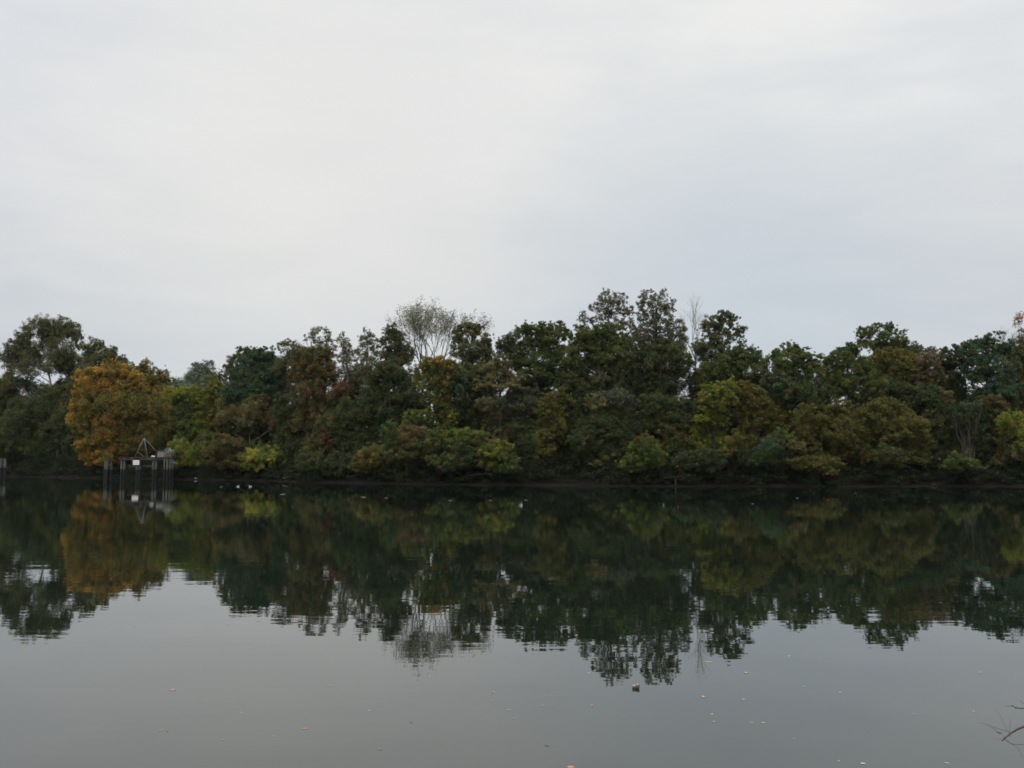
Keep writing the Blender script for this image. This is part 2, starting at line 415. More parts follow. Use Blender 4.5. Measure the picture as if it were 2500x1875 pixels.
        for c, r, _ in B:
            for _ in range(3):
                s0 = base + Vector((rnd.gauss(0, 0.25), rnd.gauss(0, 0.2), 0))
                d = Vector((rnd.gauss(0, .6), rnd.gauss(0, .6), rnd.gauss(0.2, .5)))
                e = c + Vector((d.x * r[0], d.y * r[1], d.z * r[2]))
                mb.tube(curve_pts(s0, e, 0.3, 5, rnd, 0.08), [r0 * (1 - 0.8 * j / 5) for j in range(6)], 5)
    mb.build('trunk' if style == 'tree' else 'stems', bark, root, base, smooth=True)
    Vs = []; Ts = []
    for c, r, pl in B:
        C, Nn, T = blob_leaves(np.array(c - base), r, pl, cov, leaf, rng, tall=tall)
        gz = ground_z(C[:, 0] + base.x, C[:, 1] + base.y) - base.z + 0.05
        C[:, 2] = np.maximum(C[:, 2], gz)
        v, tt = leaf_arrays(C, Nn, leaf * LEAF_K, T, rng); Vs.append(v); Ts.append(tt)
    leaf_mesh('crown' if style == 'tree' else 'foliage', np.concatenate(Vs), np.concatenate(Ts), root)
    return root
def fan_tree(name, label, cat, group, t, base_px, fork_px, top_py, nmain, spread, leaf_n, pal, bark, seed, Y=None, r0=0.22, leaf=0.2, lean=0.0, levels=5):
    """open crown of rising limbs and twigs with few or no leaves"""
    rnd = random.Random(seed); rng = np.random.default_rng(seed)
    if Y is None:
        Y = 110.0
        for _ in range(12):
            X = (base_px - 1250) / F * Y; Y = float(shore(X)) + t
    X = P(base_px, 1119, Y).x
    base = Vector((X, Y, float(ground_z(X, Y)) - 0.05)); root = empty(name, base); tag(root, label, cat, group)
    fk = P(fork_px[0], fork_px[1], Y); top = P(fork_px[0], top_py, Y)
    Ht = top.z - fk.z
    mb = MB(); tw = MB(); tips = []
    mb.tube(curve_pts(base, fk, 0, 6, rnd, 0.12), [r0 * (1.25 - 0.6 * i / 6) for i in range(7)], 8)
    def rec(p, d, ln, r, lv):
        pts = [p]; q = p.copy(); dd = d.copy()
        for _ in range(3):
            dd = (dd + Vector((rnd.gauss(0, .09), rnd.gauss(0, .09), 0.05))).normalized(); q = q + dd * (ln / 3); pts.append(q.copy())
        (mb if lv < 2 else tw).tube(pts, [r, r * .87, r * .75, r * .62], 6 if lv < 2 else 4, cap=False)
        if lv >= levels:
            tips.append(q); return
        for _ in range(3 if rnd.random() < 0.45 and lv > 0 else 2):
            a = rnd.uniform(0, 2 * math.pi); s = rnd.uniform(0.22, 0.5)
            perp = dd.orthogonal().normalized(); perp.rotate(Matrix.Rotation(a, 3, dd))
            rec(pts[rnd.choice((2, 3, 3))], (dd + perp * s).normalized(), ln * rnd.uniform(0.66, 0.84), r * .6, lv + 1)
        if lv >= 2: tips.append(pts[2])
    ln0 = Ht * 0.30
    for i in range(nmain):
        a = (i - (nmain - 1) / 2) / max(1, (nmain - 1) / 2) * spread + lean
        rec(fk, Vector((math.sin(a), rnd.uniform(-.35, .35), math.cos(a))).normalized(), ln0 * rnd.uniform(.9, 1.15), r0 * .5, 0)
    mb.build('trunk', bark, root, base, smooth=True)
    tw.build('twigs', bark, root, base)
    if leaf_n:
        idx = rng.integers(0, len(tips), leaf_n)
        C = np.array([list(tips[i] - base) for i in idx]) + rng.normal(0, 0.17, (leaf_n, 3)) * np.array([1, 1, 1.5])
        T = pick(pal, leaf_n, rng) * rng.uniform(.75, 1.25, leaf_n)[:, None]
        v, tt = leaf_arrays(C, rng.normal(size=(leaf_n, 3)) + np.array([0, 0, .4]), leaf, T, rng)
        leaf_mesh('crown', v, tt, root)
    return root

G_T = 'trees on the far bank'; G_S = 'shrubs along the far waterline'
exec_list = []
def T(label, t, bx, blobs, pal, name='tree', **k): plant(name, label, 'tree', G_T, t, bx, blobs, pal, **k)
def S(label, t, bx, blobs, pal, **k): plant('shrub', label, 'shrub', G_S, t, bx, blobs, pal, style='shrub', **k)

# ---- left of the jetty
T('tall broad sycamore with a three-humped crown at the left end of the treeline', 13, 133,
  [(95,797,30,28),(60,815,18,22),(128,808,22,30),(152,800,18,26),(178,806,18,22),(190,830,14,20),(35,845,22,18),(14,868,20,16),(62,858,28,26),(108,845,30,30),(150,850,32,30),
   (80,895,34,28),(135,892,28,26),(175,885,26,26),(40,895,26,26),(30,935,20,16),(75,935,16,12),(175,925,22,25)], 'syc', name='sycamore_tree', cov=2.1, leaf=.26, fork=.45, bark=M_PALEBARK, twigs=8, trunk_r=.35)
T('dark green tree rising behind the orange tree and stepping down to it', 15, 232,
  [(222,842,18,18),(246,845,9,14),(272,858,14,16),(255,870,24,20),(298,882,12,16),(280,890,22,22),(232,885,28,28),(205,870,20,25),(205,925,25,30),(320,897,12,12)], 'syc', name='sycamore_tree', cov=2.0, leaf=.24)
T('yellow-topped green tree cut by the left edge of the picture', 8, 5,
  [(18,925,24,14,'yelgr'),(-10,940,24,20),(12,965,30,26),(0,1000,30,30),(45,985,28,22,'brown')], 'green', leaf=.24)
T('deep green low tree in shadow beside the pale post stump', 5, 60,
  [(80,1000,42,34,'darkbr'),(40,1040,42,36),(95,1050,42,34),(60,1085,48,32),(15,1080,32,36),(100,1100,38,28)], 'dark', leaf=.25)
T('blue-green dark tree tucked against the left flank of the orange tree', 5, 140,
  [(130,985,38,36),(160,1020,34,40),(135,1060,34,34),(172,1065,24,36,'blue'),(150,1100,36,26),(175,1110,22,20),(165,960,28,30)], 'dark', leaf=.25)
T('large rounded orange tree glowing behind the old jetty', 3.5, 255,
  [(268,905,36,22),(300,910,26,22),(215,925,28,26),(240,945,34,32),(285,945,38,32),(200,960,22,24),(330,935,24,24),(188,1015,22,34),(200,1045,20,20,'goldol'),(230,990,38,34,'orangeol'),(275,995,42,38,'orangeol'),(320,985,40,38,'orangeol'),
   (222,1035,30,30),(258,1040,38,36),(300,1040,40,36,'orangeol'),(345,1030,36,40,'orangeol'),(210,1075,22,26),(235,1085,34,28),(270,1085,40,30),(225,1110,26,20),(250,1118,26,16),(310,1085,32,24,'orangeol')], 'orange', cov=2.9, leaf=.24, trunk_r=.35)
T('thin orange-pink tree with a pointed top above the jetty', 8, 352,
  [(340,900,9,12,'tan'),(356,893,16,16),(350,915,20,18),(378,912,16,16),(404,916,10,18),(392,935,26,18),(368,945,30,22),(400,965,30,26),(375,990,32,28),(345,940,26,26)], 'orangeol', cov=2.0, leaf=.22, twigs=8)
T('tawny olive tree filling the gap between the orange tree and the jetty winch', 6, 385,
  [(398,990,34,30),(385,1030,34,34),(410,1050,34,34,'goldol'),(370,1065,30,30),(400,1090,30,24,'green'),(350,1060,30,34),(345,1095,28,22,'goldol')], 'orangeol', leaf=.23)
# ---- distant
T('small bluish distant tree seen in the dip of the skyline', 60, 489, [(489,905,28,20),(511,898,15,16),(470,917,20,16),(487,930,38,24),(460,945,30,20),(515,935,24,26)], 'pale', cov=1.7, leaf=.32, Y=215)
T('tiny faraway tree beside the orange tree top on the skyline', 60, 434, [(434,932,13,11),(425,942,18,14),(445,948,18,14)], 'pale', cov=1.7, leaf=.32, Y=208)
# ---- dip and dark green dome
T('yellow-green tree at the foot of the skyline dip', 8, 470,
  [(425,962,28,18),(455,965,28,20),(490,968,28,22),(525,948,22,20,'goldol'),(540,965,22,26),(505,1000,30,28),(460,1000,34,34,'green'),(425,1010,26,34,'olive'),(530,1030,20,22,'orangeol'),(482,1045,30,24),(455,1050,26,26,'green')], 'yelgr', leaf=.22)
T('low branches of yellow leaves over dark water right of the jetty', 4, 445,
  [(433,1090,20,26),(455,1105,28,26),(490,1112,28,26),(500,1080,26,22,'green'),(512,1125,20,16),(430,1120,22,20,'green')], 'yelgr', leaf=.21, cov=2.2)
T('broad dark green dome-shaped tree right of the skyline dip', 9, 628,
  [(592,862,16,14,'syc'),(615,858,14,13,'syc'),(632,866,20,16),(650,862,20,16),(575,885,22,18,'syc'),(610,888,32,24),(655,888,30,24),(562,912,22,20,'syc'),(595,925,34,26),(640,920,40,28),(680,905,20,22),(690,930,22,24),
   (575,955,34,28),(625,958,40,30),(675,958,30,32),(600,985,38,26),(650,990,34,26),(560,985,24,30,'olive')], 'blue', leaf=.23, cov=2.9)
T('small brown-leaved tree with a thin pale crooked trunk', 5, 609,
  [(565,1015,32,26),(552,1040,22,18),(607,1010,28,24,'khaki'),(655,1018,32,26),(672,1035,20,14),(625,982,28,20),(600,1040,26,18,'brown')], 'rust', cov=1.9, leaf=.2, bark=M_PALEBARK, trunk_r=.12, twigs=7)
S('reddish-brown bush beside the bright yellow bush', 3.6, 562, [(545,1085,30,24),(572,1100,32,26),(540,1115,32,26),(580,1125,24,18),(515,1110,18,20)], 'rust', leaf=.19)
S('bright yellow-green bush standing out at the waterline', 2.8, 638, [(635,1100,22,16,'lime'),(622,1118,24,22),(650,1115,22,24),(672,1120,20,24,'lime'),(600,1128,14,16,'yelgr'),(620,1138,20,10,'goldol'),(652,1138,18,10)], 'bright', leaf=.19, cov=3)
T('narrow dark blue-green tree right of the pale crooked trunk', 7, 700, [(695,1000,26,36),(715,1035,28,34),(700,1072,30,32),(725,1090,28,26),(690,1105,30,24,'darkbr'),(738,1000,22,34,'dark')], 'dark', leaf=.23)
# ---- sycamore row
T('grey-green sycamore with two small round heads above the russet tree', 14, 765,
  [(771,808,13,11),(760,818,10,9),(798,820,10,16),(806,834,9,10),(745,826,5,7),(776,836,12,12),(690,845,14,12),(712,850,22,18),(735,855,18,14),(694,872,18,16),(720,885,20,20),(790,850,16,14),(760,870,24,18),(817,850,8,8)], 'syc', name='sycamore_tree', cov=1.35, leaf=.22, bark=M_PALEBARK, twigs=8)
T('russet brown tree between the dark dome and the slim sycamores', 9, 780,
  [(742,868,28,22),(775,858,24,18),(795,870,22,20),(760,895,36,24),(800,900,26,26),(730,905,22,20),(770,930,34,24),(812,925,18,22),(755,960,34,28),(795,970,34,28,'red'),(835,955,28,22,'red'),(862,930,14,12,'red'),(850,970,22,20),(780,1005,30,28),(820,1000,28,24,'brown')], 'rust', cov=2.3, leaf=.21, twigs=7)
T('deep red vine-covered young tree low in the russet patch', 5, 797, [(790,1030,22,22,'rust'),(797,1055,18,22),(795,1080,18,20),(780,1045,16,16,'brown'),(770,1095,24,24,'rust'),(800,1110,22,18,'rust')], 'red', leaf=.19)
T('slim sycamore with a thin knobbly head, first of the open pair', 13, 845,
  [(833,826,10,14),(842,838,14,13),(848,856,18,16),(860,868,14,14),(835,872,14,14),(850,892,20,16),(866,905,12,16),(842,915,20,14)], 'syclite', name='sycamore_tree', cov=1.2, leaf=.21, bark=M_PALEBARK, twigs=9)
T('slim sycamore with a pointed head, second of the open pair', 13, 895,
  [(896,812,10,14),(886,832,12,13),(908,828,12,13),(898,845,18,13),(884,865,18,15),(908,868,18,15),(895,888,22,18),(880,910,18,18),(903,915,18,18),(915,850,10,12)], 'syclite', name='sycamore_tree', cov=1.35, leaf=.21, bark=M_PALEBARK, twigs=8)
T('upright dark olive sycamore left of the nearly bare tree', 12, 962,
  [(957,803,15,13),(945,818,14,12),(970,820,18,16),(950,838,22,16),(982,838,18,18),(940,858,20,18),(970,862,26,20),(998,860,16,22),(950,882,26,20),(985,890,24,22)], 'syc', name='sycamore_tree', cov=1.9, leaf=.22, twigs=7)
T('brownish olive tree with sky gaps under the upright sycamore', 8, 950,
  [(915,900,30,22),(950,905,32,22),(925,935,34,24),(965,925,34,26),(1000,935,26,26,'darkbr'),(985,965,32,22,'darkbr'),(930,968,36,20,'darkbr'),(900,960,20,18),(1010,975,24,22,'darkbr')], 'brown', cov=2.0, leaf=.21, twigs=7)
T('dark brown-green tree in shade below the red-leaved tree', 6, 862, [(860,1005,42,30),(905,1000,36,30,'dark'),(850,1040,44,32,'dark'),(895,1040,42,30),(945,1005,36,34),(840,1080,44,32),(885,1085,42,30,'dark'),(930,1045,36,30)], 'darkbr', leaf=.23)
S('olive-brown bush leaning over the water right of the red vines', 3.2, 915, [(900,1115,28,22),(925,1108,30,24),(915,1132,34,18),(945,1140,22,14),(885,1140,20,14)], 'goldol', leaf=.18, cov=2.2)
S('dim greenish bush on the bank under the russet tree', 3.4, 820, [(805,1135,28,18),(838,1125,30,24),(865,1138,24,18),(770,1128,26,18,'brown'),(740,1120,24,20,'brown')], 'darkbr', leaf=.2)
fan_tree('bare_tree', 'nearly leafless tree with a wide fan of rising twigs above the orange crown', 'tree', G_T, 14, 1046, (1046, 930), 745, 10, 0.68, 9000, 'syclite', M_BARK, 77, r0=.2, leaf=.13, levels=6)
T('rounded grey-green sycamore right of the nearly bare tree', 13, 1155,
  [(1128,797,17,13),(1152,795,16,11),(1172,806,14,14),(1190,824,15,16),(1115,818,16,16),(1145,818,20,16),(1118,842,18,18),(1150,848,26,20),(1180,852,22,20),(1125,872,22,20),(1160,880,28,22),(1195,872,14,20),(1140,908,28,20,'darkbr')], 'syc', name='sycamore_tree', cov=1.9, leaf=.21)
T('orange-crowned tree with patches of red, yellow and green', 6, 1062,
  [(1045,880,16,12,'orangeol'),(1072,882,26,14,'orange'),(1100,890,18,12,'orangeol'),(1030,905,22,20),(1062,905,26,20,'multi'),(1095,912,28,22),(1120,905,20,20,'green'),(1040,932,28,20,'yelgr'),(1075,938,26,20),(1105,942,24,22,'goldol'),(1052,962,24,20,'green'),(1090,968,26,22,'orangeol'),(1062,985,20,16),(1125,940,20,26,'blue'),(1080,1000,24,20,'goldol'),(1100,1020,20,18,'yelgr')], 'multi', leaf=.21, cov=2.6)
T('shadowed tree filling the slope behind the orange-crowned tree', 9, 1145, [(1140,945,30,26),(1165,975,32,26),(1130,990,32,28),(1120,1030,34,28),(1165,1020,28,30),(1160,915,26,22,'brown'),(1185,905,20,18,'syc'),(1195,930,20,18,'darkbr'),(1110,905,16,14),(1095,960,20,18)], 'darkbr', leaf=.22)
# ---- middle shore
S('fresh green leafy bush above the brown one at mid bank', 5, 1025, [(1010,1010,22,16),(1035,1015,24,18),(1000,1032,20,16,'green'),(1040,1040,26,22,'dark')], 'lime', leaf=.19)
S('orange-brown bush between two green bushes at the waterline', 3.5, 1010, [(995,1055,22,22),(1015,1075,28,22),(1035,1055,18,16,'tan'),(1005,1100,30,20),(1035,1100,24,20)], 'rust', leaf=.19)
S('dark green bush left of the orange-brown one', 4, 965, [(955,1055,24,24,'green'),(972,1075,26,24),(960,1105,28,24,'green'),(990,1125,26,18,'darkbr'),(1000,1140,30,14,'olive')], 'blue', leaf=.2)
S('low tree with bright lime leaf sprays over the water', 3, 1075, [(1065,1060,22,16),(1095,1070,26,18),(1075,1088,28,16),(1050,1085,20,16,'green'),(1105,1105,26,18,'green'),(1085,1125,32,20,'green'),(1120,1135,26,14,'dark')], 'lime', leaf=.2, cov=2.2)
S('green bush with a domed top beside the lime sprays', 3.6, 1150, [(1135,1060,24,20),(1165,1065,26,22),(1150,1090,34,22,'dark'),(1175,1100,28,22,'green'),(1140,1120,34,20,'dark')], 'lime', leaf=.2)
S('yellow-green bush with one orange patch, dipping to the water', 2.6, 1218, [(1210,1082,18,14,'orangeol'),(1195,1100,20,18,'yelgr'),(1225,1100,24,22),(1215,1125,32,20),(1245,1130,24,20,'green'),(1190,1130,20,16,'olive'),(1230,1145,30,12,'green')], 'yelgr', leaf=.19)
T('khaki tree with tiered feathery boughs in the middle of the bank', 8, 1222,
  [(1225,877,20,12),(1212,893,20,14),(1235,900,16,14),(1222,918,32,14),(1190,932,26,14),(1250,928,26,14),(1222,940,38,12),(1165,945,14,8),(1190,985,28,18,'khaki'),(1215,980,28,16,'grey'),(1202,1012,22,18),(1230,1015,22,18,'grey'),(1195,1035,20,14,'khaki'),(1220,1058,18,14)], 'khaki', cov=1.9, leaf=.19, twigs=6)
T('smoky grey-green tree beside the khaki tree', 9, 1280, [(1262,970,26,20),(1285,985,28,22),(1300,965,20,18),(1258,1005,28,22),(1290,1020,30,26,'dark'),(1265,1045,34,26,'dark'),(1300,1055,32,28,'dark')], 'grey', leaf=.21, cov=2.1)
T('wide green flat-topped tree at the centre of the skyline', 11, 1320,
  [(1292,796,16,10),(1275,808,20,14),(1318,800,20,12),(1340,800,18,12),(1368,798,16,13),(1252,822,18,14,'grey'),(1232,835,18,14,'grey'),(1300,818,28,18),(1345,820,30,18),(1382,820,16,16),(1225,855,22,16,'grey'),(1265,850,28,20),(1305,848,34,22),(1350,850,34,22),(1280,880,36,22),(1325,882,36,22),(1368,875,26,22),(1290,912,32,18),(1330,912,26,16),(1250,885,20,18)], 'green', leaf=.21, cov=2.4)
T('olive-green upright tree in front of the dark middle hollow', 5, 1345,
  [(1365,960,18,12),(1350,972,26,16),(1382,972,16,10),(1338,998,26,20),(1362,1005,22,20),(1340,1030,26,20),(1365,1040,20,20),(1325,1068,22,18),(1352,1075,26,18),(1335,1098,22,14)], 'olive', leaf=.19, pals=None)
T('dark hollow-shaded tree right of the olive-green upright tree', 8, 1405, [(1395,1000,28,30),(1420,975,34,28),(1405,1040,32,32),(1440,1020,34,30,'darkbr'),(1395,1080,36,28),(1370,1115,44,24),(1310,1095,38,30),(1320,1130,40,20,'darkbr'),(1290,1085,30,28)], 'dark', leaf=.23)
T('tall airy grey-brown tree, one of two highest crowns, with a small side bough', 14, 1490,
  [(1478,722,16,14),(1498,728,16,13),(1465,735,14,12),(1450,748,14,11),(1524,730,11,13),(1515,745,16,14),(1485,750,24,16),(1538,760,11,16),(1505,768,24,16),(1465,768,20,13),(1425,768,9,8),(1418,778,10,7),(1440,782,14,8),(1530,790,18,16),(1500,795,24,14),(1410,800,12,9),(1546,805,10,12),(1535,825,18,14)], 'syclite', name='sycamore_tree', cov=1.25, leaf=.21, twigs=9, fork=.6, bark=M_BARK)
T('dense green tree in front of the airy grey-brown crown', 10, 1465,
  [(1465,802,26,14),(1500,806,24,14),(1425,815,20,16),(1445,828,30,18),(1485,830,34,20),(1518,832,22,18),(1405,838,16,16),(1430,856,34,20),(1470,860,36,22),(1510,862,30,22),(1395,865,22,22),(1450,890,34,16),(1490,890,32,18),(1525,895,18,22,'syc')], 'green', leaf=.21, cov=2.5)
T('very dark tree below the dense green one', 9, 1425, [(1385,900,28,24),(1380,930,30,24),(1415,918,26,18),(1425,945,36,26),(1470,950,30,22),(1500,925,20,20,'dark'),(1395,960,30,22),(1450,975,34,20),(1530,930,22,20)], 'dark', leaf=.22)
T('drooping tree with khaki leaf patches under the sky gap', 7, 1500, [(1455,985,24,18,'khaki'),(1480,965,20,14),(1510,970,24,20,'grey'),(1535,985,22,22,'grey'),(1525,1015,22,20,'khaki'),(1500,1010,24,22,'dark'),(1545,1045,30,30,'darkbr')], 'grey', leaf=.2, cov=2)
T('deep green vine-draped tree low at the middle bank', 5, 1470, [(1455,1040,34,30),(1490,1045,34,30),(1430,1065,28,28),(1465,1085,38,28),(1505,1090,34,28),(1440,1110,32,22),(1490,1125,40,18,'olive'),(1410,1080,24,26)], 'dark', leaf=.21)
S('bright grass-green mounded bush left of the pale stake', 3, 1580, [(1575,1075,20,16,'olive'),(1560,1098,24,22),(1590,1095,26,24),(1575,1120,34,24),(1605,1115,18,22,'yelgr'),(1540,1130,30,16),(1560,1142,34,10,'olive')], 'lime', leaf=.18, cov=2.6)
T('tall airy green-grey tree, the highest crown of all', 14, 1600,
  [(1580,718,15,12),(1566,730,10,14),(1597,725,8,10),(1618,722,11,14),(1600,742,18,14),(1575,748,18,16),(1632,740,13,13),(1618,758,22,16),(1568,772,14,14),(1594,772,24,16),(1636,782,18,14),(1660,792,16,13),(1668,804,10,8),(1612,792,26,16),(1582,800,24,16),(1645,812,20,12),(1562,812,10,12),(1600,820,28,14)], 'syclite', name='sycamore_tree', cov=1.45, leaf=.21, twigs=8, fork=.6)
T('dark spreading tree beneath the highest crown', 10, 1600,
  [(1560,850,20,20),(1590,848,30,20),(1620,852,22,18),(1575,880,32,24),(1608,882,26,22),(1560,910,28,24),(1598,915,30,24),(1650,862,20,15,'green'),(1672,872,16,14,'green'),(1648,885,22,16),(1640,912,22,20),(1665,905,16,16),(1620,945,34,22),(1575,945,34,24),(1690,885,12,12)], 'dark', cov=2.1, leaf=.21, twigs=7)
fan_tree('bare_tree', 'bare pale grey tree between the highest crown and the round dark sycamore', 'tree', G_T, 14, 1700, (1698, 880), 728, 3, 0.34, 0, 'syclite', M_PALEBARK, 21, r0=.16, levels=5)
T('dark round-headed sycamore with a tuft reaching right over open sky', 12, 1748,
  [(1758,766,10,9),(1780,768,12,12),(1735,782,18,14),(1765,788,20,14),(1790,788,14,14),(1720,800,14,12),(1750,808,24,16),(1782,812,18,14),(1806,808,12,11),(1820,800,5,6),(1730,828,18,14),(1758,835,22,16),(1785,830,10,8),(1812,834,14,6),(1700,845,14,12),(1755,858,14,12)], 'syc', name='sycamore_tree', cov=2.0, leaf=.21, trunk_r=.22, twigs=7)
T('mid-green tree with a bumpy top right of the round sycamore', 10, 1820, [(1785,858,18,14),(1812,856,16,14),(1838,858,16,13),(1775,878,22,16),(1810,880,26,16),(1845,876,22,18),(1862,890,14,16),(1868,915,18,16),(1848,932,24,16,'dark'),(1795,902,30,18),(1835,905,28,20),(1750,905,26,22),(1720,905,20,24),(1700,935,26,24,'dark'),(1760,930,30,18,'dark')], 'green', leaf=.21, cov=2.1)
T('spreading yellow-green tree leaning out over the dark hollow', 4, 1745, [(1787,932,8,14),(1768,945,20,14),(1738,950,24,16),(1755,968,32,18),(1720,975,20,18,'orangeol'),(1780,975,18,20),(1745,995,32,16),(1730,1018,24,12),(1712,1022,14,9),(1765,1025,20,14),(1745,1035,14,8)], 'yelgr', leaf=.21, cov=2.3)
T('shaded green tree in the hollow above the pale stake', 7, 1640, [(1600,985,34,26,'dark'),(1640,985,34,26),(1675,1000,30,26),(1610,1025,36,28,'dark'),(1655,1030,36,28),(1690,1045,30,26,'darkbr'),(1650,1065,34,28,'olive'),(1690,1085,36,26,'darkbr'),(1655,1100,30,24,'darkbr')], 'dark', leaf=.22)
S('brown bush hanging over the pale stake', 3.6, 1700, [(1660,1125,24,14),(1700,1120,34,22),(1740,1125,30,22,'darkbr'),(1690,1142,36,12)], 'darkbr', leaf=.19)
T('tawny gold tree below the mid-green bumpy one', 6, 1850, [(1815,950,24,20),(1840,965,26,22),(1825,990,28,22),(1860,995,30,24),(1890,1010,30,22),(1915,1022,22,20),(1845,1025,32,24),(1885,1045,32,24,'olive'),(1830,1055,24,22,'olive')], 'goldol', leaf=.2, cov=2.5)
S('small tawny bush hanging in front of the dark hollow', 3.6, 1788, [(1795,1065,14,14),(1785,1085,18,18),(1775,1100,14,12),(1800,1095,12,16)], 'goldol', leaf=.17)
S('leafy green bush with pale sprays beneath the tawny gold tree', 3, 1900, [(1880,1085,26,22,'blue'),(1905,1065,22,18),(1925,1075,22,18),(1945,1085,20,14,'khaki'),(1900,1108,30,20,'green'),(1870,1115,28,18,'green'),(1840,1115,30,20,'darkbr')], 'lime', leaf=.18, cov=2.2)
# ---- right half
T('broad light green tree with a low even top', 9, 1950,
  [(1930,846,18,11),(1905,858,22,13),(1950,858,22,13),(1885,875,16,14),(1920,878,30,18),(1960,878,30,18),(1990,878,18,15),(1910,905,30,20),(1950,908,34,22),(1990,905,24,24),(1945,940,34,22)], 'green', leaf=.21, cov=2.6)
T('greyish brown shaded tree below the broad light green one', 7, 1940, [(1890,930,30,24),(1925,955,36,26),(1965,960,34,28),(1905,975,30,22),(1950,995,34,24),(1995,945,28,28,'darkbr'),(2000,985,30,26)], 'darkbr', leaf=.22)
T('dense green tree with a small notch of sky at its left', 9, 2070,
  [(2076,848,14,12),(2055,855,14,12),(2095,850,12,10),(2040,872,22,16),(2075,870,28,18),(2022,882,9,12),(2030,900,28,22),(2070,900,34,24),(2110,885,22,22),(2115,915,28,26),(2045,935,38,26),(2090,945,38,26),(2140,945,30,26)], 'green', leaf=.21, cov=2.7)
T('isolated flat-topped green crown highest on the right side', 13, 2160,
  [(2105,806,14,9),(2125,802,14,8),(2150,796,14,9),(2170,794,12,8),(2182,806,14,10),(2205,812,12,7),(2110,825,16,12),(2140,818,24,14),(2170,822,24,14),(2200,830,18,12),(2120,842,18,12),(2150,842,26,14),(2185,845,24,14),(2208,842,12,10),(2160,862,30,14)], 'green', leaf=.21, cov=2.0, twigs=7)
T('tawny yellow tree under the flat-topped green crown', 8, 2190, [(2150,868,24,16),(2180,862,24,14),(2210,868,26,16),(2228,888,20,20,'orangeol'),(2165,892,30,20),(2200,895,30,22),(2150,920,28,22,'olive'),(2190,925,32,22,'olive')], 'goldol', leaf=.21, cov=2.4)
T('pinkish tan tree right of the tawny yellow one', 8, 2270, [(2262,878,20,16),(2285,872,20,16),(2255,900,22,20),(2282,900,24,22),(2258,925,24,20),(2290,930,20,22,'brown')], 'tan', leaf=.2, cov=2.2)
T('small pale green tree tops peeping over the pinkish tan tree', 14, 2255, [(2232,842,7,11),(2248,850,12,10),(2272,855,14,11),(2250,868,22,12),(2225,858,12,10)], 'grey', leaf=.21, cov=1.8)
T('dull grey-green tree with a ragged top', 10, 2320, [(2306,858,16,10),(2330,852,12,12),(2322,872,26,16),(2350,868,20,16),(2305,895,26,22),(2335,900,28,24),(2315,930,32,26),(2340,945,30,26)], 'darkbr', leaf=.21, cov=2.3)
T('bluish green tree with drooping layered boughs', 8, 2420,
  [(2358,838,8,8),(2385,838,22,13),(2422,822,18,13),(2412,838,22,14),(2365,852,20,14),(2455,840,22,13),(2400,862,34,16),(2445,865,30,18),(2385,885,34,18),(2430,890,34,20),(2370,912,24,16),(2410,920,34,22),(2450,915,26,22),(2430,955,34,22),(2400,965,28,20,'dark'),(2460,950,26,22)], 'blue', leaf=.21, cov=2.6)
T('olive brown tree at the right edge of the picture', 9, 2490, [(2478,868,18,18),(2500,855,18,20),(2475,900,22,24),(2500,900,22,28),(2480,940,26,26),(2500,975,26,26)], 'brown', leaf=.21)
T('pink-topped tree leaning in at the right edge above the others', 16, 2508, [(2486,778,9,9),(2496,770,10,9),(2482,792,7,7),(2495,815,10,12,'rust'),(2505,835,14,16,'rust')], 'pink', leaf=.2, cov=1.2, twigs=5, trunk_r=.14)
fan_tree('bare_tree', 'faint bare twiggy tree left of the pink-topped tree', 'tree', G_T, 20, 2455, (2455, 880), 795, 5, 0.7, 0, 'tan', M_BARK, 33, r0=.10, levels=5)
T('dark green tree in the dip behind the big olive tree', 7, 2205, [(2170,955,32,24),(2205,958,32,26),(2235,965,26,26,'green'),(2215,990,30,20),(2130,965,28,20,'darkbr')], 'dark', leaf=.22)
T('big olive tree with a slanting crown over the mudbank', 4, 2170,
  [(2150,985,28,14),(2170,992,32,18),(2125,1010,30,18),(2200,1012,30,20),(2155,1025,38,24),(2230,1035,28,22),(2192,1048,36,26),(2255,1058,20,16),(2150,1065,38,26),(2225,1075,36,26),(2185,1090,38,26),(2235,1105,32,20),(2160,1105,36,22,'brown'),(2205,1122,38,16,'brown'),(2250,1120,24,14,'goldol')], 'olive', leaf=.2, cov=2.8, spread=1.0)
T('smaller olive tree with gold lower tips beside the big olive tree', 4, 2065, [(2045,990,26,16),(2085,1005,28,18),(2035,1018,30,20),(2072,1035,32,22),(2105,1050,26,22),(2045,1060,32,24),(2085,1080,34,22),(2050,1095,28,20),(2095,1108,26,14,'goldol'),(2108,1120,18,10,'orangeol')], 'olive', leaf=.2, cov=2.7)
T('tawny green tree left of the smaller olive tree', 4, 1975, [(1962,1005,24,18),(1985,1025,26,20),(1960,1045,28,22,'goldol'),(1985,1070,28,22),(1960,1085,26,22),(1995,1100,26,18),(1970,1118,30,16)], 'olive', leaf=.2)
S('single gold spray hanging low over the water', 2.4, 2018, [(2000,1140,16,8,'olive'),(2018,1153,18,7),(2035,1148,12,6,'olive')], 'orange', leaf=.16, cov=2.0)
S('gold-green bush under the tawny green tree', 3.2, 1975, [(1955,1128,26,16),(1990,1130,28,16),(2025,1128,26,16)], 'olive', leaf=.18)
T('sparse dark tree with pale leaf flecks right of the big olive tree', 6, 2285, [(2270,965,26,22),(2300,965,26,20,'khaki'),(2285,995,28,22),(2310,1000,22,22,'khaki'),(2275,1025,28,22,'khaki'),(2300,1040,28,24),(2290,1080,34,28),(2300,1110,30,20)], 'darkbr', leaf=.2, cov=2.1)
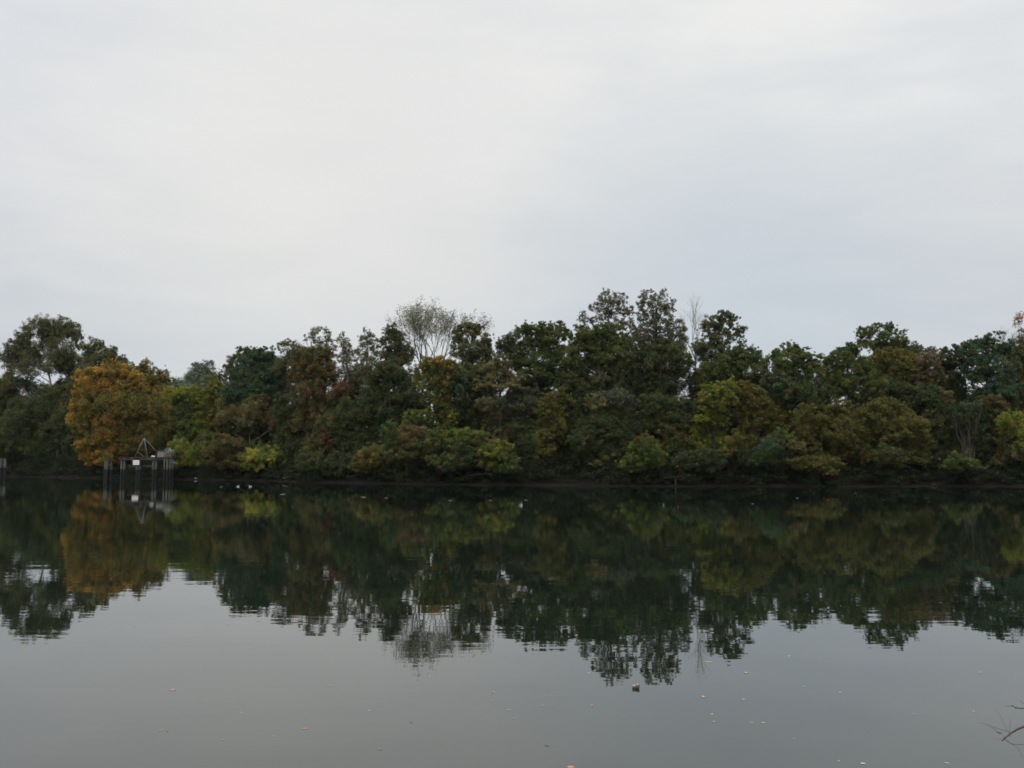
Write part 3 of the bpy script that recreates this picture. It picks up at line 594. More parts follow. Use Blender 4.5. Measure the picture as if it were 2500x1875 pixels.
S('blue-green bush halfway up the bank below the layered tree', 5, 2362, [(2345,1000,24,16),(2372,995,22,16),(2385,1010,20,16),(2355,1022,26,16,'dark')], 'blue', leaf=.19)
T('rust-coloured small crown below the layered bluish tree', 6, 2428, [(2405,978,18,12),(2428,975,20,13),(2445,990,16,14),(2450,1010,14,14),(2425,1000,22,16,'brown')], 'rust', leaf=.19)
T('deeply shaded brown tree above the green mound', 6, 2370, [(2345,1060,36,28),(2385,1055,34,28),(2420,1045,32,28,'darkbr'),(2365,1095,38,26),(2405,1090,36,28),(2425,1115,34,22)], 'darkbr', leaf=.22)
T('yellow-green tree at the right edge above the water', 4, 2480, [(2460,1025,20,16),(2485,1020,24,20),(2465,1048,26,20),(2495,1050,24,24),(2470,1078,26,20,'brown'),(2495,1085,24,22),(2475,1105,24,18,'khaki'),(2500,1118,24,16,'khaki')], 'yelgr', leaf=.2, cov=2.2)
S('low green mound of leaves on the muddy bank', 3.0, 2345, [(2320,1130,26,14),(2348,1118,26,18),(2372,1130,22,14),(2345,1140,38,12)], 'green', leaf=.17, cov=3)

# ---- undergrowth: one uncountable mass of scrub behind and beneath the trees
def undergrowth():
    rng = np.random.default_rng(99); Vs = []; Ts = []
    n = 11500
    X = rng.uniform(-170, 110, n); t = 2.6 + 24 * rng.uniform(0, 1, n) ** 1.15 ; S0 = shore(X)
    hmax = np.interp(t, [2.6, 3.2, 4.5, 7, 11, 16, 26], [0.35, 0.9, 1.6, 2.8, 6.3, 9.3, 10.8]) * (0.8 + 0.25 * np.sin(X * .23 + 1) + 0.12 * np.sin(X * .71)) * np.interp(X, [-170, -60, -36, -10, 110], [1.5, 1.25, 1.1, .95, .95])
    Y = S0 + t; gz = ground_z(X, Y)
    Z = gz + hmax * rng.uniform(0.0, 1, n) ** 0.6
    names = ['dark', 'darkbr', 'brown', 'green']
    for i in range(n):
        m = 100; rad = rng.uniform(0.7, 1.4) * min(1, .35 + .12 * t[i])
        d = rng.normal(size=(m, 3)); d /= np.linalg.norm(d, axis=1, keepdims=True)
        C = np.array([X[i], Y[i], Z[i]]) + d * rad * rng.uniform(.35, 1, m)[:, None] * np.array([1.2, 1, .8])
        C[:, 2] = np.maximum(C[:, 2], gz[i] + .1)
        c = pick('shaded_scrub' if t[i] < 7 else names[rng.choice(4, p=[.4, .35, .15, .10])], 1, rng)[0]
        v, tt = leaf_arrays(C, d + rng.normal(size=(m, 3)) * .6 + np.array([0, 0, .5]), 0.25 if t[i] > 7 else .15, c * rng.uniform(.7, 1.3, (m, 1)), rng)
        Vs.append(v); Ts.append(tt)
    n2 = 2600
    X = rng.uniform(-150, 100, n2); t = rng.uniform(0.5, 4.0, n2); Y = shore(X) + t
    dens = 0.5 + 0.5 * np.sin(X * .37 + 2) * np.sin(X * .113 + .5) - np.clip((X - 36) / 14, 0, .35)
    keep = rng.uniform(size=n2) < np.clip(dens + .35, .15, 1)
    gz = ground_z(X, Y); Z = gz + rng.uniform(.1, 1, n2) ** 1.2 * np.interp(t, [0.5, 4], [1.1, 1.9])
    for i in np.nonzero(keep)[0]:
        m = 55; rad = rng.uniform(.25, .6)
        d = rng.normal(size=(m, 3)); d /= np.linalg.norm(d, axis=1, keepdims=True)
        C = np.array([X[i], Y[i], Z[i]]) + d * rad * rng.uniform(.3, 1.1, m)[:, None] * np.array([1.5, 1, .7])
        C[:, 2] = np.maximum(C[:, 2], .06)
        c = pick('shaded_scrub', 1, rng)[0]
        v, tt = leaf_arrays(C, d + rng.normal(size=(m, 3)) * .6 + np.array([0, 0, .3]), .17, c * rng.uniform(.7, 1.3, (m, 1)), rng)
        Vs.append(v); Ts.append(tt)
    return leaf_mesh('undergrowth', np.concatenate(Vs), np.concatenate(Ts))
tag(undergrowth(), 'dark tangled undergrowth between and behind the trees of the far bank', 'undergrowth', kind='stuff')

# ------------------------------------------------------------ ruined jetty
def wood_mat(name, dry1, dry2, wet, zline):
    m, nt, o = new_mat(name)
    b = nt.nodes.new('ShaderNodeBsdfPrincipled'); nt.links.new(b.outputs[0], o.inputs[0]); b.inputs['Roughness'].default_value = .85
    gm = nt.nodes.new('ShaderNodeNewGeometry')
    f = ramp(nt, noise(nt, mapping(nt, gm.outputs['Position'], (9, 9, .8)), 1.0, 5, .6), [(.32, 0.), (.68, 1.)])
    dry = mixc(nt, f, dry1, dry2)
    sp = nt.nodes.new('ShaderNodeSeparateXYZ'); nt.links.new(gm.outputs['Position'], sp.inputs[0])
    e = mth(nt, 'ADD', sp.outputs[2], mth(nt, 'MULTIPLY', noise(nt, gm.outputs['Position'], 3.0, 3), .35))
    k = mth(nt, 'DIVIDE', mth(nt, 'SUBTRACT', e, zline), .12, clamp=True)    # tide stain
    nt.links.new(mixc(nt, k, wet, dry), b.inputs['Base Color'])
    return m
M_PILE = wood_mat('tide_stained_timber', (.032, .032, .03), (.125, .125, .117), (.003, .003, .003), 1.62)
M_DECK = rough_mat('old_timber', (.03, .027, .024), (.07, .065, .06), 4, .9, .01)
M_GREYWOOD = rough_mat('grey_timber', (.09, .09, .08), (.19, .19, .17), 5, .85, .01, (1, 1, .3))
M_METAL = rough_mat('weathered_sheet', (.13, .14, .125), (.22, .23, .20), 1.6, .7, .005)
M_RUST = rough_mat('rusty_steel', (.06, .04, .03), (.14, .11, .09), 6, .8, .005)
M_PALE = rough_mat('pale_steel', (.25, .25, .24), (.42, .42, .40), 5, .6, .003)
M_BLACK = rough_mat('opening_shade', (.012, .011, .01), (.03, .028, .025), 4, .9)
M_SIGN = rough_mat('sign_board', (.72, .72, .70), (.82, .82, .80), 3, .5)
M_RED = rough_mat('faded_red_paint', (.45, .16, .15), (.55, .22, .20), 8, .6)
M_INK = rough_mat('black_paint', (.03, .03, .03), (.05, .05, .05), 8, .6)
JY = 128.0; kj = JY / F
def J(px, py, dy=0): return P(px, py, JY + dy)
jb = Vector((J(360, 1172).x, JY, 0))
jetty = empty('jetty', jb); tag(jetty, 'ruined timber jetty on thick tide-stained piles beside the orange tree', 'jetty')
zt, zb = 3.17, 2.78
xl, xr = J(293, 1116).x, J(423, 1116).x
mb = MB(); rnd = random.Random(5)
nb = 30
for i in range(nb):
    x = xl + (xr - xl) * (i + .5) / nb; L_ = rnd.uniform(3.4, 3.9)
    mb.box((x, JY + 1.4 + rnd.uniform(-.1, .1), zt - .04 + rnd.uniform(-.015, .015)), ((xr - xl) / nb * .92, L_, .07))
mb.build('deck', M_DECK, jetty, jb)
for yy in (-.15, 2.8):
    mb = MB(); mb.box(((xl + xr) / 2, JY + yy, (zb + zt - .09) / 2), (xr - xl, .3, zt - zb - .1)); mb.build('beam', M_DECK, jetty, jb)
def pile(px, wpx, ztop, dy, nm='pile', par=None, org=None, lean=0):
    par = par or jetty; org = org if org is not None else jb
    x = P(px, 1172, JY).x; r = wpx * kj / 2
    mb = MB(); n = 9; pts = []; rad = []
    zs_ = [-1.2, 0, .6, 1.3, 1.9, 2.3, ztop - .05, ztop]
    for z in zs_:
        pts.append((x + lean * z, JY + dy, z)); rad.append(r * (1.04 - .03 * z) * (1 if z < ztop else .9))
    mb.tube(pts, rad, 12)
    return mb.build(nm, M_PILE, par, org, smooth=False)
for px in (299, 336.5, 376.5): # pairs of timbers clamped together
    pile(px - 2.6, 6.2, zb, -.05); pile(px + 3.0, 6.0, zb, .05, lean=.012)
for px, wp, dy in ((403, 4.2, -.4), (411, 4.6, -.55), (417, 4.4, -.35), (422, 3.6, -.2)):
    pile(px, wp, 2.85, dy)
mb = MB(); a = J(310, 1137); b_ = J(371, 1137); mb.box(((a.x + b_.x) / 2, JY + .45, 1.95), (b_.x - a.x, .14, .32)); mb.build('cross_brace', M_DECK, jetty, jb)
mb = MB(); a = J(422, 1129); mb.box((a.x + .25, JY - .3, a.z), (.75, .12, .1)); mb.build('beam_end', M_GREYWOOD, jetty, jb)
# sign
sx0, sx1 = J(328, 1130).x, J(343, 1130).x; sz1, sz0 = J(330, 1123.5).z, J(330, 1134.8).z
sign = empty('sign', ((sx0 + sx1) / 2, JY - .42, sz0)); tag(sign, 'small white rectangular notice board fixed to the middle jetty pile', 'sign')
so_ = Vector(sign.location)
mb = MB(); mb.box(((sx0 + sx1) / 2, JY - .46, (sz0 + sz1) / 2), (sx1 - sx0, .03, sz1 - sz0)); mb.build('board', M_SIGN, sign, so_)
W = sx1 - sx0; Hh = sz1 - sz0
for row, (zf, mt, hh, seed) in enumerate(((.66, M_RED, .12, 1), (.26, M_INK, .10, 2))):
    mb = MB(); r_ = random.Random(seed); x = sx0 + .09 * W
    while x < sx1 - .12 * W:
        lw = r_.uniform(.03, .055); mb.box((x + lw / 2, JY - .479, sz0 + zf * Hh), (lw, .008, hh * Hh)); x += lw + r_.choice((.015, .02, .05))
    mb.build('lettering', mt, sign, so_)
for fx in (.1, .9): MB().box((sx0 + fx * W, JY - .43, (sz0 + sz1) / 2), (.05, .03, Hh * .9)).build('batten', M_DECK, sign, so_)
# A-frame derrick
ap = J(352, 1072, .8)
fr = empty('derrick_frame', (ap.x, JY + .8, zt)); tag(fr, 'grey tripod of leaning poles standing on the jetty deck', 'frame'); fo = Vector(fr.location)
legs = [(J(337, 1097, .2), .055), (J(359.5, 1113, .6), .06), (J(383, 1103, 1.5), .05)]
for q, r in legs:
    q = Vector((q.x, q.y, zt)) if q.z > zt + .5 and False else q
    bot = Vector((q.x + (q.x - ap.x) * ((q.z - zt) / (ap.z - q.z)), q.y, zt))
    mb = MB(); mb.tube([ap + Vector((0, 0, .15)), bot], [r * .9, r], 7); mb.build('leg', M_GREYWOOD, fr, fo, smooth=True)
mb = MB(); mb.tube([J(336, 1103, .2), J(350, 1114, .4)], .045, 6); mb.build('brace', M_GREYWOOD, fr, fo)
mb = MB(); mb.tube([J(351, 1075, .8), J(355, 1110, 1.2)], .06, 6); mb.build('mast', M_DECK, fr, fo)
# equipment box
x0, x1 = J(382.5, 1110).x, J(402, 1110).x; ztb = J(390, 1101).z
bx = empty('equipment_box', ((x0 + x1) / 2, JY + .9, zt)); tag(bx, 'dull grey metal locker between the tripod and the winch on the jetty', 'locker'); bo = Vector(bx.location)
MB().box(((x0 + x1) / 2, JY + .9, (zt + ztb) / 2 + .01), (x1 - x0, 1.2, ztb - zt)).build('body', M_METAL, bx, bo)
MB().box(((x0 + x1) / 2, JY + .86, ztb + .035), (x1 - x0 + .12, 1.35, .05)).build('lid', M_RUST, bx, bo)
mb = MB(); mb.box((x0 - .28, JY + .35, zt + .45), (.06, .06, .95)); mb.box((x0 - .05, JY + .35, zt + .45), (.06, .06, .95)); mb.box((x0 - .165, JY + .35, zt + .94), (.29, .06, .06))
mb.box((x0 - .165, JY + .42, zt + .45), (.22, .03, .9)); mb.build('side_opening', M_BLACK, bx, bo)  # dark frame and panel; the opening's shade is put into the colour
# winch
wc = J(411.5, 1105); wr = .46
wn = empty('winch', (wc.x, JY + .3, zt)); tag(wn, 'round-topped winch with pale drum rims at the right end of the jetty', 'winch'); wn_o = Vector(wn.location)
def ring(c, r, w, mt, nm, n=20):
    mb = MB(); pts = [Vector(c) + Vector((r * math.cos(2 * math.pi * i / n), 0, r * math.sin(2 * math.pi * i / n))) for i in range(n + 1)]
    mb.tube(pts, w, 6, cap=False); mb.build(nm, mt, wn, wn_o, smooth=True)
dc = Vector((wc.x, JY + .3, zt + .62))
ring(dc + Vector((0, -.42, 0)), .42, .035, M_PALE, 'drum_rim'); ring(dc + Vector((0, .42, 0)), .42, .035, M_PALE, 'drum_rim')
mb = MB(); mb.tube([dc + Vector((0, -.40, 0)), dc + Vector((0, .40, 0))], .28, 16); mb.build('drum', M_RUST, wn, wn_o, smooth=True)
mb = MB()
for a in range(3):
    th = a * math.pi / 3 + .3; v = Vector((math.cos(th), 0, math.sin(th))) * .41
    mb.tube([dc + Vector((0, -.44, 0)) - v, dc + Vector((0, -.44, 0)) + v], .018, 5)
mb.build('spokes', M_PALE, wn, wn_o)
mb = MB()
for sx in (-.52, .52):
    for sy in (-.5, .5): mb.box((dc.x + sx, dc.y + sy, zt + .52), (.08, .08, 1.02))
    mb.box((dc.x + sx, dc.y, zt + .62), (.06, .92, .08))
mb.box((dc.x, dc.y - .5, zt + .06), (.96, .07, .09)); mb.box((dc.x, dc.y - .5, zt + .30), (.96, .05, .05)); mb.build('frame', M_RUST, wn, wn_o)
mb = MB(); hood = [dc + Vector((.52 * math.cos(math.pi * i / 10), -.5, .10 + .52 * math.sin(math.pi * i / 10))) for i in range(11)]; mb.tube(hood, .03, 6); mb.build('hood_bar', M_PALE, wn, wn_o, smooth=True)
def rock_mesh(name, c, size, mat, seed, lab, cat, sub=2):
    import bmesh
    bm = bmesh.new(); bmesh.ops.create_icosphere(bm, subdivisions=sub, radius=1); r_ = random.Random(seed)
    for v in bm.verts:
        v.co *= 1 + r_.uniform(-.22, .22); v.co = Vector((v.co.x * size[0], v.co.y * size[1], v.co.z * size[2]))
    me = bpy.data.meshes.new(name); bm.to_mesh(me); bm.free(); me.materials.append(mat)
    o = bpy.data.objects.new(name, me); col.objects.link(o); o.location = c; tag(o, lab, cat); return o
M_WHITE = rough_mat('bleached', (.50, .50, .46), (.70, .68, .64), 10, .8)
q = J(373.5, 1113.5, .1); rock_mesh('debris_scrap', (q.x, JY + .1, zt + .10), (.28, .12, .11), M_WHITE, 3, 'small pale scrap lying on the jetty deck below the tripod', 'debris')
# mooring dolphins
def dolphin(px, ztop, lab, Y, wpx, n, wl):
    x = P(px, 1172, Y).x; o = Vector((x, Y, 0)); e = empty('mooring_dolphin', o); tag(e, lab, 'piling', 'mooring pilings off the far bank'); r_ = random.Random(int(px + 50)); kk = Y / F
    for i in range(n):
        f = (i - (n - 1) / 2) / n; mb = MB(); xx = x + f * wpx * kk; dy = r_.uniform(-.25, .25); zt_ = ztop + r_.uniform(-.12, .05)
        rr = wpx * kk / n * .56
        mb.tube([(xx + f * .25, Y + dy, -1.2), (xx + f * .1, Y + dy, 1.4), (xx, Y + dy, zt_ - .04), (xx, Y + dy, zt_)], [rr * 1.05, rr, rr * .97, rr * .85], 10); mb.build('pile', M_PILE, e, o)
    mb = MB(); c_ = [(x + .56 * wpx * kk * math.cos(t), Y + .38 * math.sin(t), 2.0) for t in np.linspace(0, 2 * math.pi, 17)]; mb.tube(c_, .035, 5, cap=False); mb.build('cable_band', M_RUST, e, o)
    return e
dolphin(262, 2.62, 'clump of stubby pilings standing apart just left of the jetty', JY, 17, 3, 1172)
dolphin(5, 2.95, 'worn grey pilings at the left edge of the picture', 150, 18, 4, 1163)
q = J(262, 1109); S('scraggly weeds sprouting from the top of the clump of pilings', 3, 262, [(0, 0, 1, 1)], 'brown') if False else None
def weeds(px, z, Y):
    rng = np.random.default_rng(8); x = P(px, 1172, Y).x; o = Vector((x, Y, z)); e = empty('weed_clump', o); tag(e, 'scraggly weeds growing on top of the pilings left of the jetty', 'weeds')
    mb = MB(); r_ = random.Random(3)
    for i in range(9): mb.tube([(x + r_.uniform(-.3, .3), Y, z - .02), (x + r_.uniform(-.5, .5), Y + r_.uniform(-.2, .2), z + r_.uniform(.5, 1.1))], [.02, .008], 4)
    mb.build('stems', M_BARK, e, o)
    n = 260; C = np.stack([rng.normal(0, .32, n), rng.normal(0, .2, n), rng.uniform(.1, 1.1, n)], 1)
    v, t_ = leaf_arrays(C, rng.normal(size=(n, 3)), .13, pick('brown', n, rng), rng); leaf_mesh('foliage', v, t_, e)
weeds(262, 2.6, JY)

# ------------------------------------------------------------ bank details
def stick(name, lab, cat, pts, rad, mat, extra=()):
    pts = [Vector(p) for p in pts]; o = pts[0]; mb = MB(); mb.tube(pts, rad, 7)
    for e, r in extra: mb.tube([Vector(p) for p in e], r, 5)
    ob = mb.build(name, mat, None, o, smooth=True); ob.location = o; tag(ob, lab, cat); return ob
SY = float(shore(17)) + .1
stick('stake', 'short pale stake standing at the waterline under the brown bush', 'stake',
      [P(1650, 1188, SY + .7), P(1649.6, 1178, SY + .7), P(1648.6, 1166, SY + .7)], [.045, .04, .03], M_GREYWOOD)
q = P(1654, 1138, SY + 1.0)
fl = rock_mesh('red_float', q, (.055, .055, .055), rough_mat('red_plastic', (.75, .05, .06), (.85, .08, .08), 3, .35), 12, 'tiny red float snagged in the leaves above the pale stake', 'float')
MB().tube([q, q + Vector((.08, .25, .7))], .006, 4).build('line', M_DECK, fl, q)
Yb = float(shore(-27.5)) + 1.6
stick('fallen_branch', 'long thin dead branch slanting up the mud right of the bright yellow bush', 'branch',
      [(P(690, 1168, Yb)), P(715, 1163, Yb + .6), P(735, 1156, Yb + 1), P(756, 1150, Yb + 1.3)], [.09, .075, .06, .03], M_BARK, [((P(715, 1163, Yb + .6), P(722, 1154, Yb + .8)), .03)])
Yb = float(shore(-2.5)) + .3
stick('overhanging_branch', 'crooked dead branch with a hooked tip drooping over the water below the yellow-green bush', 'branch',
      [P(1135, 1163, Yb + 2), P(1165, 1158, Yb + .9), P(1195, 1157, Yb), P(1203, 1169, Yb - .1)], [.06, .045, .035, .02], M_BARK, [((P(1180, 1157, Yb + .4), P(1192, 1149, Yb + .2)), .025)])
Yb = float(shore(-40)) + .5
q = P(457, 1164, 127.5); gz_ = max(.05, float(ground_z(q.x, q.y)))
rock_mesh('debris_scrap', (q.x, float(shore(q.x)) + .6, .22), (.2, .1, .09), M_WHITE, 21, 'pale scrap of litter on the mud between the jetty and the yellow bush', 'debris')
for i, (px, lab) in enumerate(((2195, 'pale stone on the wet mud below the big olive tree'), (2290, 'pale stone on the wet mud left of the green mound'))):
    x = (px - 1250) / F * 100.5; y = float(shore(x)) + .8
    rock_mesh('stone', (x, y, .15), (.3 + .1 * i, .2, .1), rough_mat('stone_%d' % i, (.04, .036, .03), (.07, .065, .055), 8), 30 + i, lab, 'stone')
def log(px0, px1, lab, seed, off=1.4):
    x0 = (px0 - 1250) / F * 102; x1 = (px1 - 1250) / F * 102; r_ = random.Random(seed); pts = []
    for i in range(7):
        x = x0 + (x1 - x0) * i / 6; y = float(shore(x)) + off + r_.uniform(-.15, .15); pts.append((x, y, float(ground_z(x, y)) + .08))
    stick('driftwood_log', lab, 'log', pts, [.12, .13, .12, .11, .09, .07, .04], M_BARK)
log(2170, 2260, 'slender dark log stranded on the mud below the big olive tree', 2)

# small white waterbirds resting on the river
M_BIRD = rough_mat('white_feathers', (.62, .62, .60), (.78, .78, .76), 12, .8); M_WING = rough_mat('grey_feathers', (.28, .29, .30), (.38, .39, .40), 12, .8); M_BILL = rough_mat('bill', (.4, .25, .05), (.5, .3, .08), 10, .5)
def bird(px, py, lab, flip=1):
    import bmesh
    q = on_water(px, py); e = bpy.data.meshes.new('water_bird'); bm = bmesh.new()
    rings = [(-.20, .005, .075), (-.15, .035, .06), (-.07, .07, .045), (.02, .08, .04), (.09, .065, .055), (.125, .038, .09), (.14, .030, .13), (.15, .034, .165), (.175, .030, .175), (.195, .012, .17)]
    prev = None; n = 10
    for x, r, z in rings:
        cur = [bm.verts.new((x * flip, r * math.cos(2 * math.pi * k / n), z + r * .95 * math.sin(2 * math.pi * k / n))) for k in range(n)]
        if prev:
            for k in range(n): bm.faces.new((prev[k], prev[(k + 1) % n], cur[(k + 1) % n], cur[k]))
        else: bm.faces.new(cur)
        prev = cur
    bm.faces.new(prev[::-1]); bm.normal_update(); bm.to_mesh(e); bm.free(); e.materials.append(M_BIRD)
    o = bpy.data.objects.new('water_bird', e); col.objects.link(o); o.location = q; o.scale = (0.8,) * 3; tag(o, lab, 'bird', 'white birds resting on the water')
    for s in (-1, 1):
        mb = MB(); mb.box((-.06 * flip, s * .073, .075), (.2, .02, .06)); mb.build('wing', M_WING, o)
    mb = MB(); mb.tube([(.19 * flip, 0, .17), (.235 * flip, 0, .16)], [.01, .003], 5); mb.build('bill', M_BILL, o)
bird(581, 1188.5, 'small white bird on dark water below the bright bush, nearer the jetty of two')
bird(611, 1188.5, 'small white bird on dark water below the bright bush, farther from the jetty of two', -1)

# the chunk floating in the open water
q = on_water(1553, 1680)
M_CH = rough_mat('wet_wood', (.03, .025, .018), (.07, .055, .04), 30, .5, .002); M_CHP = rough_mat('bleached_wood', (.22, .20, .195), (.34, .32, .31), 40, .8)
import bmesh
bm = bmesh.new(); bmesh.ops.create_icosphere(bm, subdivisions=3, radius=1); r_ = random.Random(4)
for v in bm.verts:
    x, y, z = v.co; s = 1 + r_.uniform(-.06, .06)
    v.co = Vector((x * .052, y * .035, z * .030 + .012 * x * abs(x) + .012)) * s
    if z > 0: v.co.z += .012 * (abs(x) ** 2) - .006 * (1 - abs(x))
me = bpy.data.meshes.new('driftwood_chunk'); bm.to_mesh(me); bm.free(); me.materials.append(M_CH)
ch = bpy.data.objects.new('driftwood_chunk', me); col.objects.link(ch); ch.location = q; ch.rotation_euler = (0, R(-8), R(12))
tag(ch, 'small dark lump of driftwood with two pale knobs floating in open water', 'driftwood')
for (x, z, r) in ((-.026, .036, .019), (.024, .040, .018)):
    bm = bmesh.new(); bmesh.ops.create_icosphere(bm, subdivisions=2, radius=1)
    for v in bm.verts: v.co = Vector((v.co.x * r * 1.15, v.co.y * r * 1.3, v.co.z * r * .75)) * (1 + r_.uniform(-.1, .1)) + Vector((x, -.004, z))
    m_ = bpy.data.meshes.new('knob'); bm.to_mesh(m_); bm.free(); m_.materials.append(M_CHP)
    o = bpy.data.objects.new('knob', m_); col.objects.link(o); o.parent = ch

# floating leaves and flecks
LM = {}
for nm, a, b_ in (('foam', (.3, .3, .28), (.42, .42, .40)), ('orange', (.36, .19, .08), (.44, .26, .11)), ('yellow', (.40, .34, .12), (.47, .41, .17)), ('pale', (.32, .30, .24), (.40, .38, .31)), ('white', (.48, .48, .46), (.6, .6, .58)),
                  ('red', (.32, .12, .08), (.40, .16, .1)), ('green', (.36, .40, .26), (.46, .50, .36)), ('dark', (.05, .045, .035), (.09, .08, .06))):
    LM[nm] = rough_mat('floating_leaf_' + nm, a, b_, 30, .6)
def leaf_shape(kind, rnd):
    pts = []
    if kind == 'maple': prof = [1, .55, .85, .5, .95, .5, .8, .45, .6, .2, .6, .45, .8, .5, .95, .5, .85, .55]
    elif kind == 'sliver': prof = None
    else: prof = [1, .8, .62, .55, .6, .7, .85, .7, .6, .55, .62, .8]
    if prof:
        n = len(prof); pts = [(p * math.cos(2 * math.pi * i / n) * rnd.uniform(.9, 1.1), p * math.sin(2 * math.pi * i / n) * .8) for i, p in enumerate(prof)]
    else: pts = [(-1, 0), (-.5, .16), (.3, .2), (1, .03), (.4, -.16), (-.4, -.18)]
    return pts
def float_leaf(px, py, wpx, colr, kind, lab, cat='leaf', name='floating_leaf', rot=None, group='leaves floating on the river'):
    q = on_water(px, py); rnd = random.Random(int(px * 7 + py)); s = wpx * q.y / F / 2
    pts = leaf_shape(kind, rnd); n = len(pts); V = [(0, 0, .004 + s * .05)]
    curl = rnd.uniform(.03, .14) * s
    for x, y in pts: V.append((x * s, y * s, .003 + curl * (x * x + .5 * y * y)))
    Fc = [(0, i + 1, (i + 1) % n + 1) for i in range(n)]
    m = len(V); V += [(x, y, z - .0015) for x, y, z in V]; Fc += [(m, m + (i + 1) % n + 1, m + i + 1) for i in range(n)] + [(i + 1, m + i + 1, m + (i + 1) % n + 1, (i + 1) % n + 1) for i in range(n)]
    if kind == 'sliver': pass
    o = mesh_obj(name, V, Fc, LM[colr]); o.location = q; o.rotation_euler = (0, 0, rot if rot is not None else rnd.uniform(-.6, .6) if kind == 'sliver' else rnd.uniform(0, 6))
    tag(o, lab, cat, group); return o
FL = [(421,1685,19,'orange','maple','largest dull orange leaf afloat, alone on the left of the open water'),
 (393,1783,13,'pale','sliver','thin pale slanting leaf beside a reddish one'),(408,1784,9,'red','oval','faint reddish leaf touching a thin pale one'),
 (745,1779,15,'orange','oval','orange leaf lying flat in the lower left water with a smaller orange one further right'),(926,1829,15,'orange','sliver','narrow orange leaf low in the water, between the centre and the left'),
 (1392,1873,28,'orange','maple','big orange leaf cut off by the bottom edge'),(2107,1864,17,'green','maple','pale greenish leaf near the bottom edge'),
 (2048,1858,6,'white','oval','white fleck near the bottom edge left of the pale greenish leaf'),(2312,1863,13,'white','sliver','narrow white leaf near the bottom edge below the bare twigs'),
 (1243,1734,12,'yellow','sliver','yellowish leaf, upper of two bright slivers near the centre bottom'),(1256,1754,13,'pale','sliver','pale leaf, lower of two bright slivers near the centre bottom'),
 (1815,1708,11,'yellow','oval','yellow leaf standing up a little, alone right of the driftwood lump'),(1864,1765,12,'yellow','oval','yellow leaf, brighter of a close pair'),(1836,1765,9,'yellow','oval','yellow leaf, duller of a close pair'),
 (1729,1617,22,'yellow','sliver','long ochre leaf at the tip of the bare tree reflection'),(1821,1643,12,'yellow','oval','yellow leaf touching its brighter neighbour below the round tree reflection'),(1834,1644,8,'yellow','oval','brighter small yellow leaf touching its longer neighbour'),
 (1446,1723,10,'orange','oval','small orange leaf below and left of the driftwood lump'),(1326,1723,11,'pale','sliver','pale leaf level with the small orange one, further from the driftwood lump'),
 (900,1735,6,'white','oval','bright white fleck alone in the left of the water'),(1926,1602,8,'white','oval','bright white fleck below the broad green tree reflections'),(1048,1652,6,'white','oval','white fleck just below the bare tree reflection'),
 (1437,1643,7,'white','oval','white fleck between the driftwood lump and the centre tree reflection'),(1003,1764,8,'dark','sliver','short dark speck of bark afloat left of centre')]
for f in FL: float_leaf(*f)
SMALL = [(668,1798,8),(544,1807,6),(855,1707,6),(804,1674,6),(816,1675,6),(953,1732,6),(985,1730,5),(1204,1690,10),(1202,1712,7),(1270,1724,6),(1219,1752,5),(1209,1736,5),(589,1740,6),(1078,1776,5),
 (1399,1662,5),(1700,1625,5),(1806,1619,6),(1790,1630,6),(2129,1613,6),(2395,1642,10),(2374,1590,6),(1717,1701,14),(1963,1676,8),(2051,1692,9),(1738,1744,11),(1742,1762,9),(1939,1804,6),(2231,1744,8),(2377,1737,9),(331,1530,8),(554,1523,7),(228,1664,5),(1330,1700,5),(1500,1740,5),(2180,1700,6)]
for i, (x, y, s) in enumerate(SMALL):
    float_leaf(x, y, s, 'pale' if i % 3 else 'yellow', 'oval', ('tiny pale leaf fleck on the open grey water %s' % ('left of the bare tree reflection' if x < 800 else 'under the bare tree reflection' if x < 1120 else 'in the loose scatter near the centre' if x < 1450 else 'under the two tallest reflections' if x < 1800 else 'below the yellow-green reflections' if x < 2100 else 'in the right corner above the twigs')))
float_leaf(1335, 1821, 14, 'dark', 'sliver', 'short dark twig floating low near the centre', 'twig', 'floating_twig', rot=-.6, group=None)
FOAM = [(690,1207,24),(943,1216,16),(887,1214,22),(1198,1222,12),(1284,1221,16),(1099,1222,18),(1838,1230,12),(781,1220,8),(540,1189,14),(714,1236,8)]
FW = ['just off the bright yellow bush', 'below the dim greenish bush', 'longest, below the olive-brown bush', 'below the yellow-green bush with the orange patch', 'below the olive-green upright tree', 'below the lime sprays',
      'below the leafy green bush with pale sprays', 'below the deep red vines', 'beside the two white birds on their jetty side', 'shortest and lowest, between the bright yellow bush and the red vines']
for (x, y, s), fw in zip(FOAM, FW): float_leaf(x, y, s * .6, 'foam', 'sliver', 'thin pale foam streak ' + fw, 'foam', 'foam_streak', rot=0.0, group='foam streaks near the far bank')
for x, y, s in [(2089,1204,6),(2157,1221,4),(2267,1225,4),(1906,1187,5),(1668,1188,6),(1659,1188,6)]: float_leaf(x, y, s, 'pale', 'oval', 'pale speck floating on dark water close to the far bank', 'speck', 'floating_speck', group='pale specks near the far bank')
float_leaf(1947, 1216, 7, 'white', 'oval', 'brightest white speck on the dark water near the far bank', 'speck', 'floating_speck', group='pale specks near the far bank')

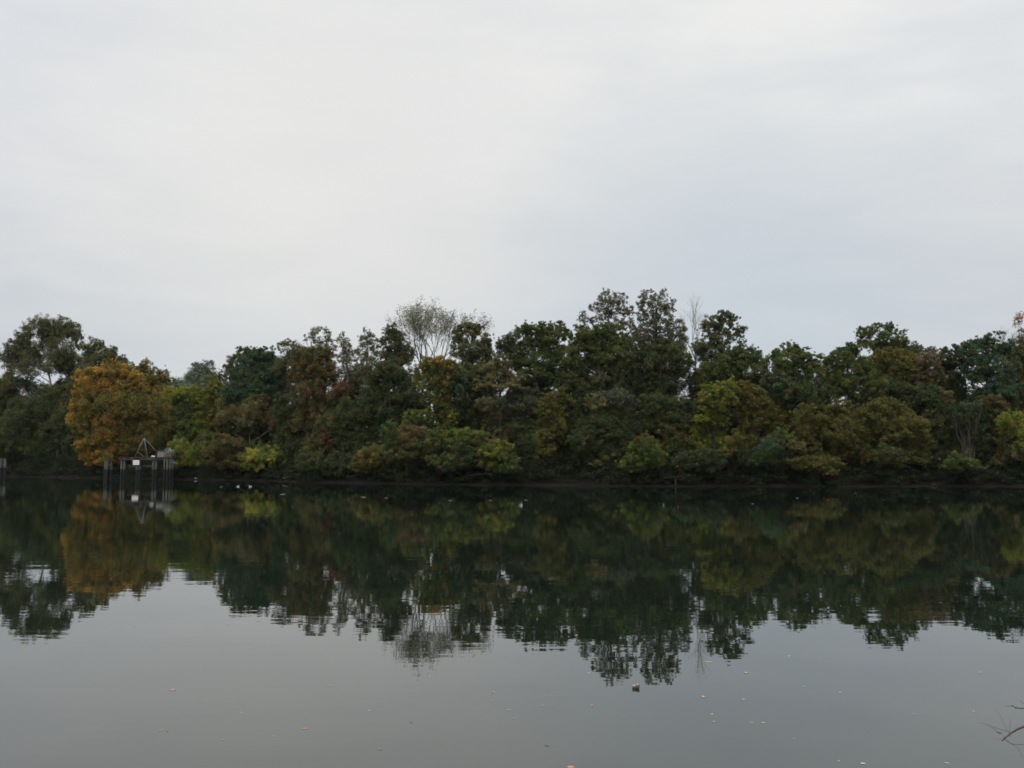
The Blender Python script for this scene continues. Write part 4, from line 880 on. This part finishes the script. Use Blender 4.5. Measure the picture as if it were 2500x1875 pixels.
# ------------------------------------------------------------ bare shrub of the near bank, its twigs reaching into the corner
TY = 3.2
root = Vector((2.75, 2.4, 1.33)); ns = empty('bare_shrub', root); tag(ns, 'bare reddish twigs of a near-bank shrub poking in at the bottom right corner', 'shrub')
def tpx(l, Y=TY): return [P(2300 + a / 7.375, 1650 + b / 7.375, Y + (c[0] if c else 0)) for a, b, *c in l]
main = [root, Vector((2.6, 2.7, 1.75)), Vector((2.3, 3.0, 2.15))] + tpx([(1800, 800), (1475, 912), (1350, 965), (1240, 1030), (1150, 1105), (1075, 1175)])
MB().tube(main, [.016, .013, .009, .0045, .0036, .0032, .0028, .0022, .0014], 7).build('stem', M_TWIG, ns, root, smooth=True)
upb = [root, Vector((2.55, 2.8, 1.9)), Vector((2.25, 3.1, 2.35))] + tpx([(1750, 560), (1475, 585), (1400, 585), (1335, 573), (1270, 542), (1130, 547)])
MB().tube(upb, [.013, .010, .006, .003, .0019, .0018, .0017, .0012, .0004], 7).build('stem', M_TWIG, ns, root, smooth=True)
tw = MB()
for l, r0, r1 in (([(1130, 1140), (1190, 1190), (1250, 1225), (1330, 1235), (1475, 1235)], .0012, .0008), ([(1240, 1030), (1120, 985), (950, 930), (830, 885), (670, 840)], .0009, .0004),
                  ([(1075, 1045), (985, 1000), (930, 950), (830, 905)], .0009, .0004), ([(1210, 1010), (1222, 900), (1235, 770)], .0006, .0003), ([(1160, 990), (1120, 880), (1060, 730), (960, 600)], .0005, .0002),
                  ([(1250, 1225), (1350, 1290), (1410, 1370), (1455, 1490)], .0006, .0003), ([(1475, 512), (1440, 475), (1400, 440)], .0008, .0004), ([(1150, 1105), (1060, 1150), (960, 1130)], .0005, .0003),
                  ([(1205, 1060), (1240, 1100)], .0009, .0004), ([(1330, 575), (1325, 600)], .0016, .0008), ([(1115, 1105), (1140, 1130)], .0016, .001)):
    p = tpx(l); tw.tube(p, [r0 + (r1 - r0) * i / (len(p) - 1) for i in range(len(p))], 5)
tw.build('twigs', M_TWIG, ns, root)
bd = MB()
for l, r in (([(990, 1022), (1035, 1030), (1085, 1042)], .0022), ([(1250, 528), (1275, 545), (1300, 560)], .0020), ([(1410, 920), (1425, 925), (1440, 930)], .0035)):
    p = tpx(l); bd.tube(p, [.0006, r, .0006], 6)
bd.build('buds', M_TWIG, ns, root, smooth=True)

# ------------------------------------------------------------ thin autumn haze
hb = MB(); hb.box((0, 320, 20), (1240, 1100, 46.6)); 
m_h, nth, oh = new_mat('thin_haze')
pv = nth.nodes.new('ShaderNodeVolumePrincipled'); pv.inputs['Density'].default_value = 0.00004
pv.inputs['Color'].default_value = (0.93, 0.96, 1.0, 1); pv.inputs['Anisotropy'].default_value = 0.0
nth.links.new(pv.outputs[0], oh.inputs['Volume'])
hz = hb.build('haze', m_h, None); tag(hz, kind='stuff')
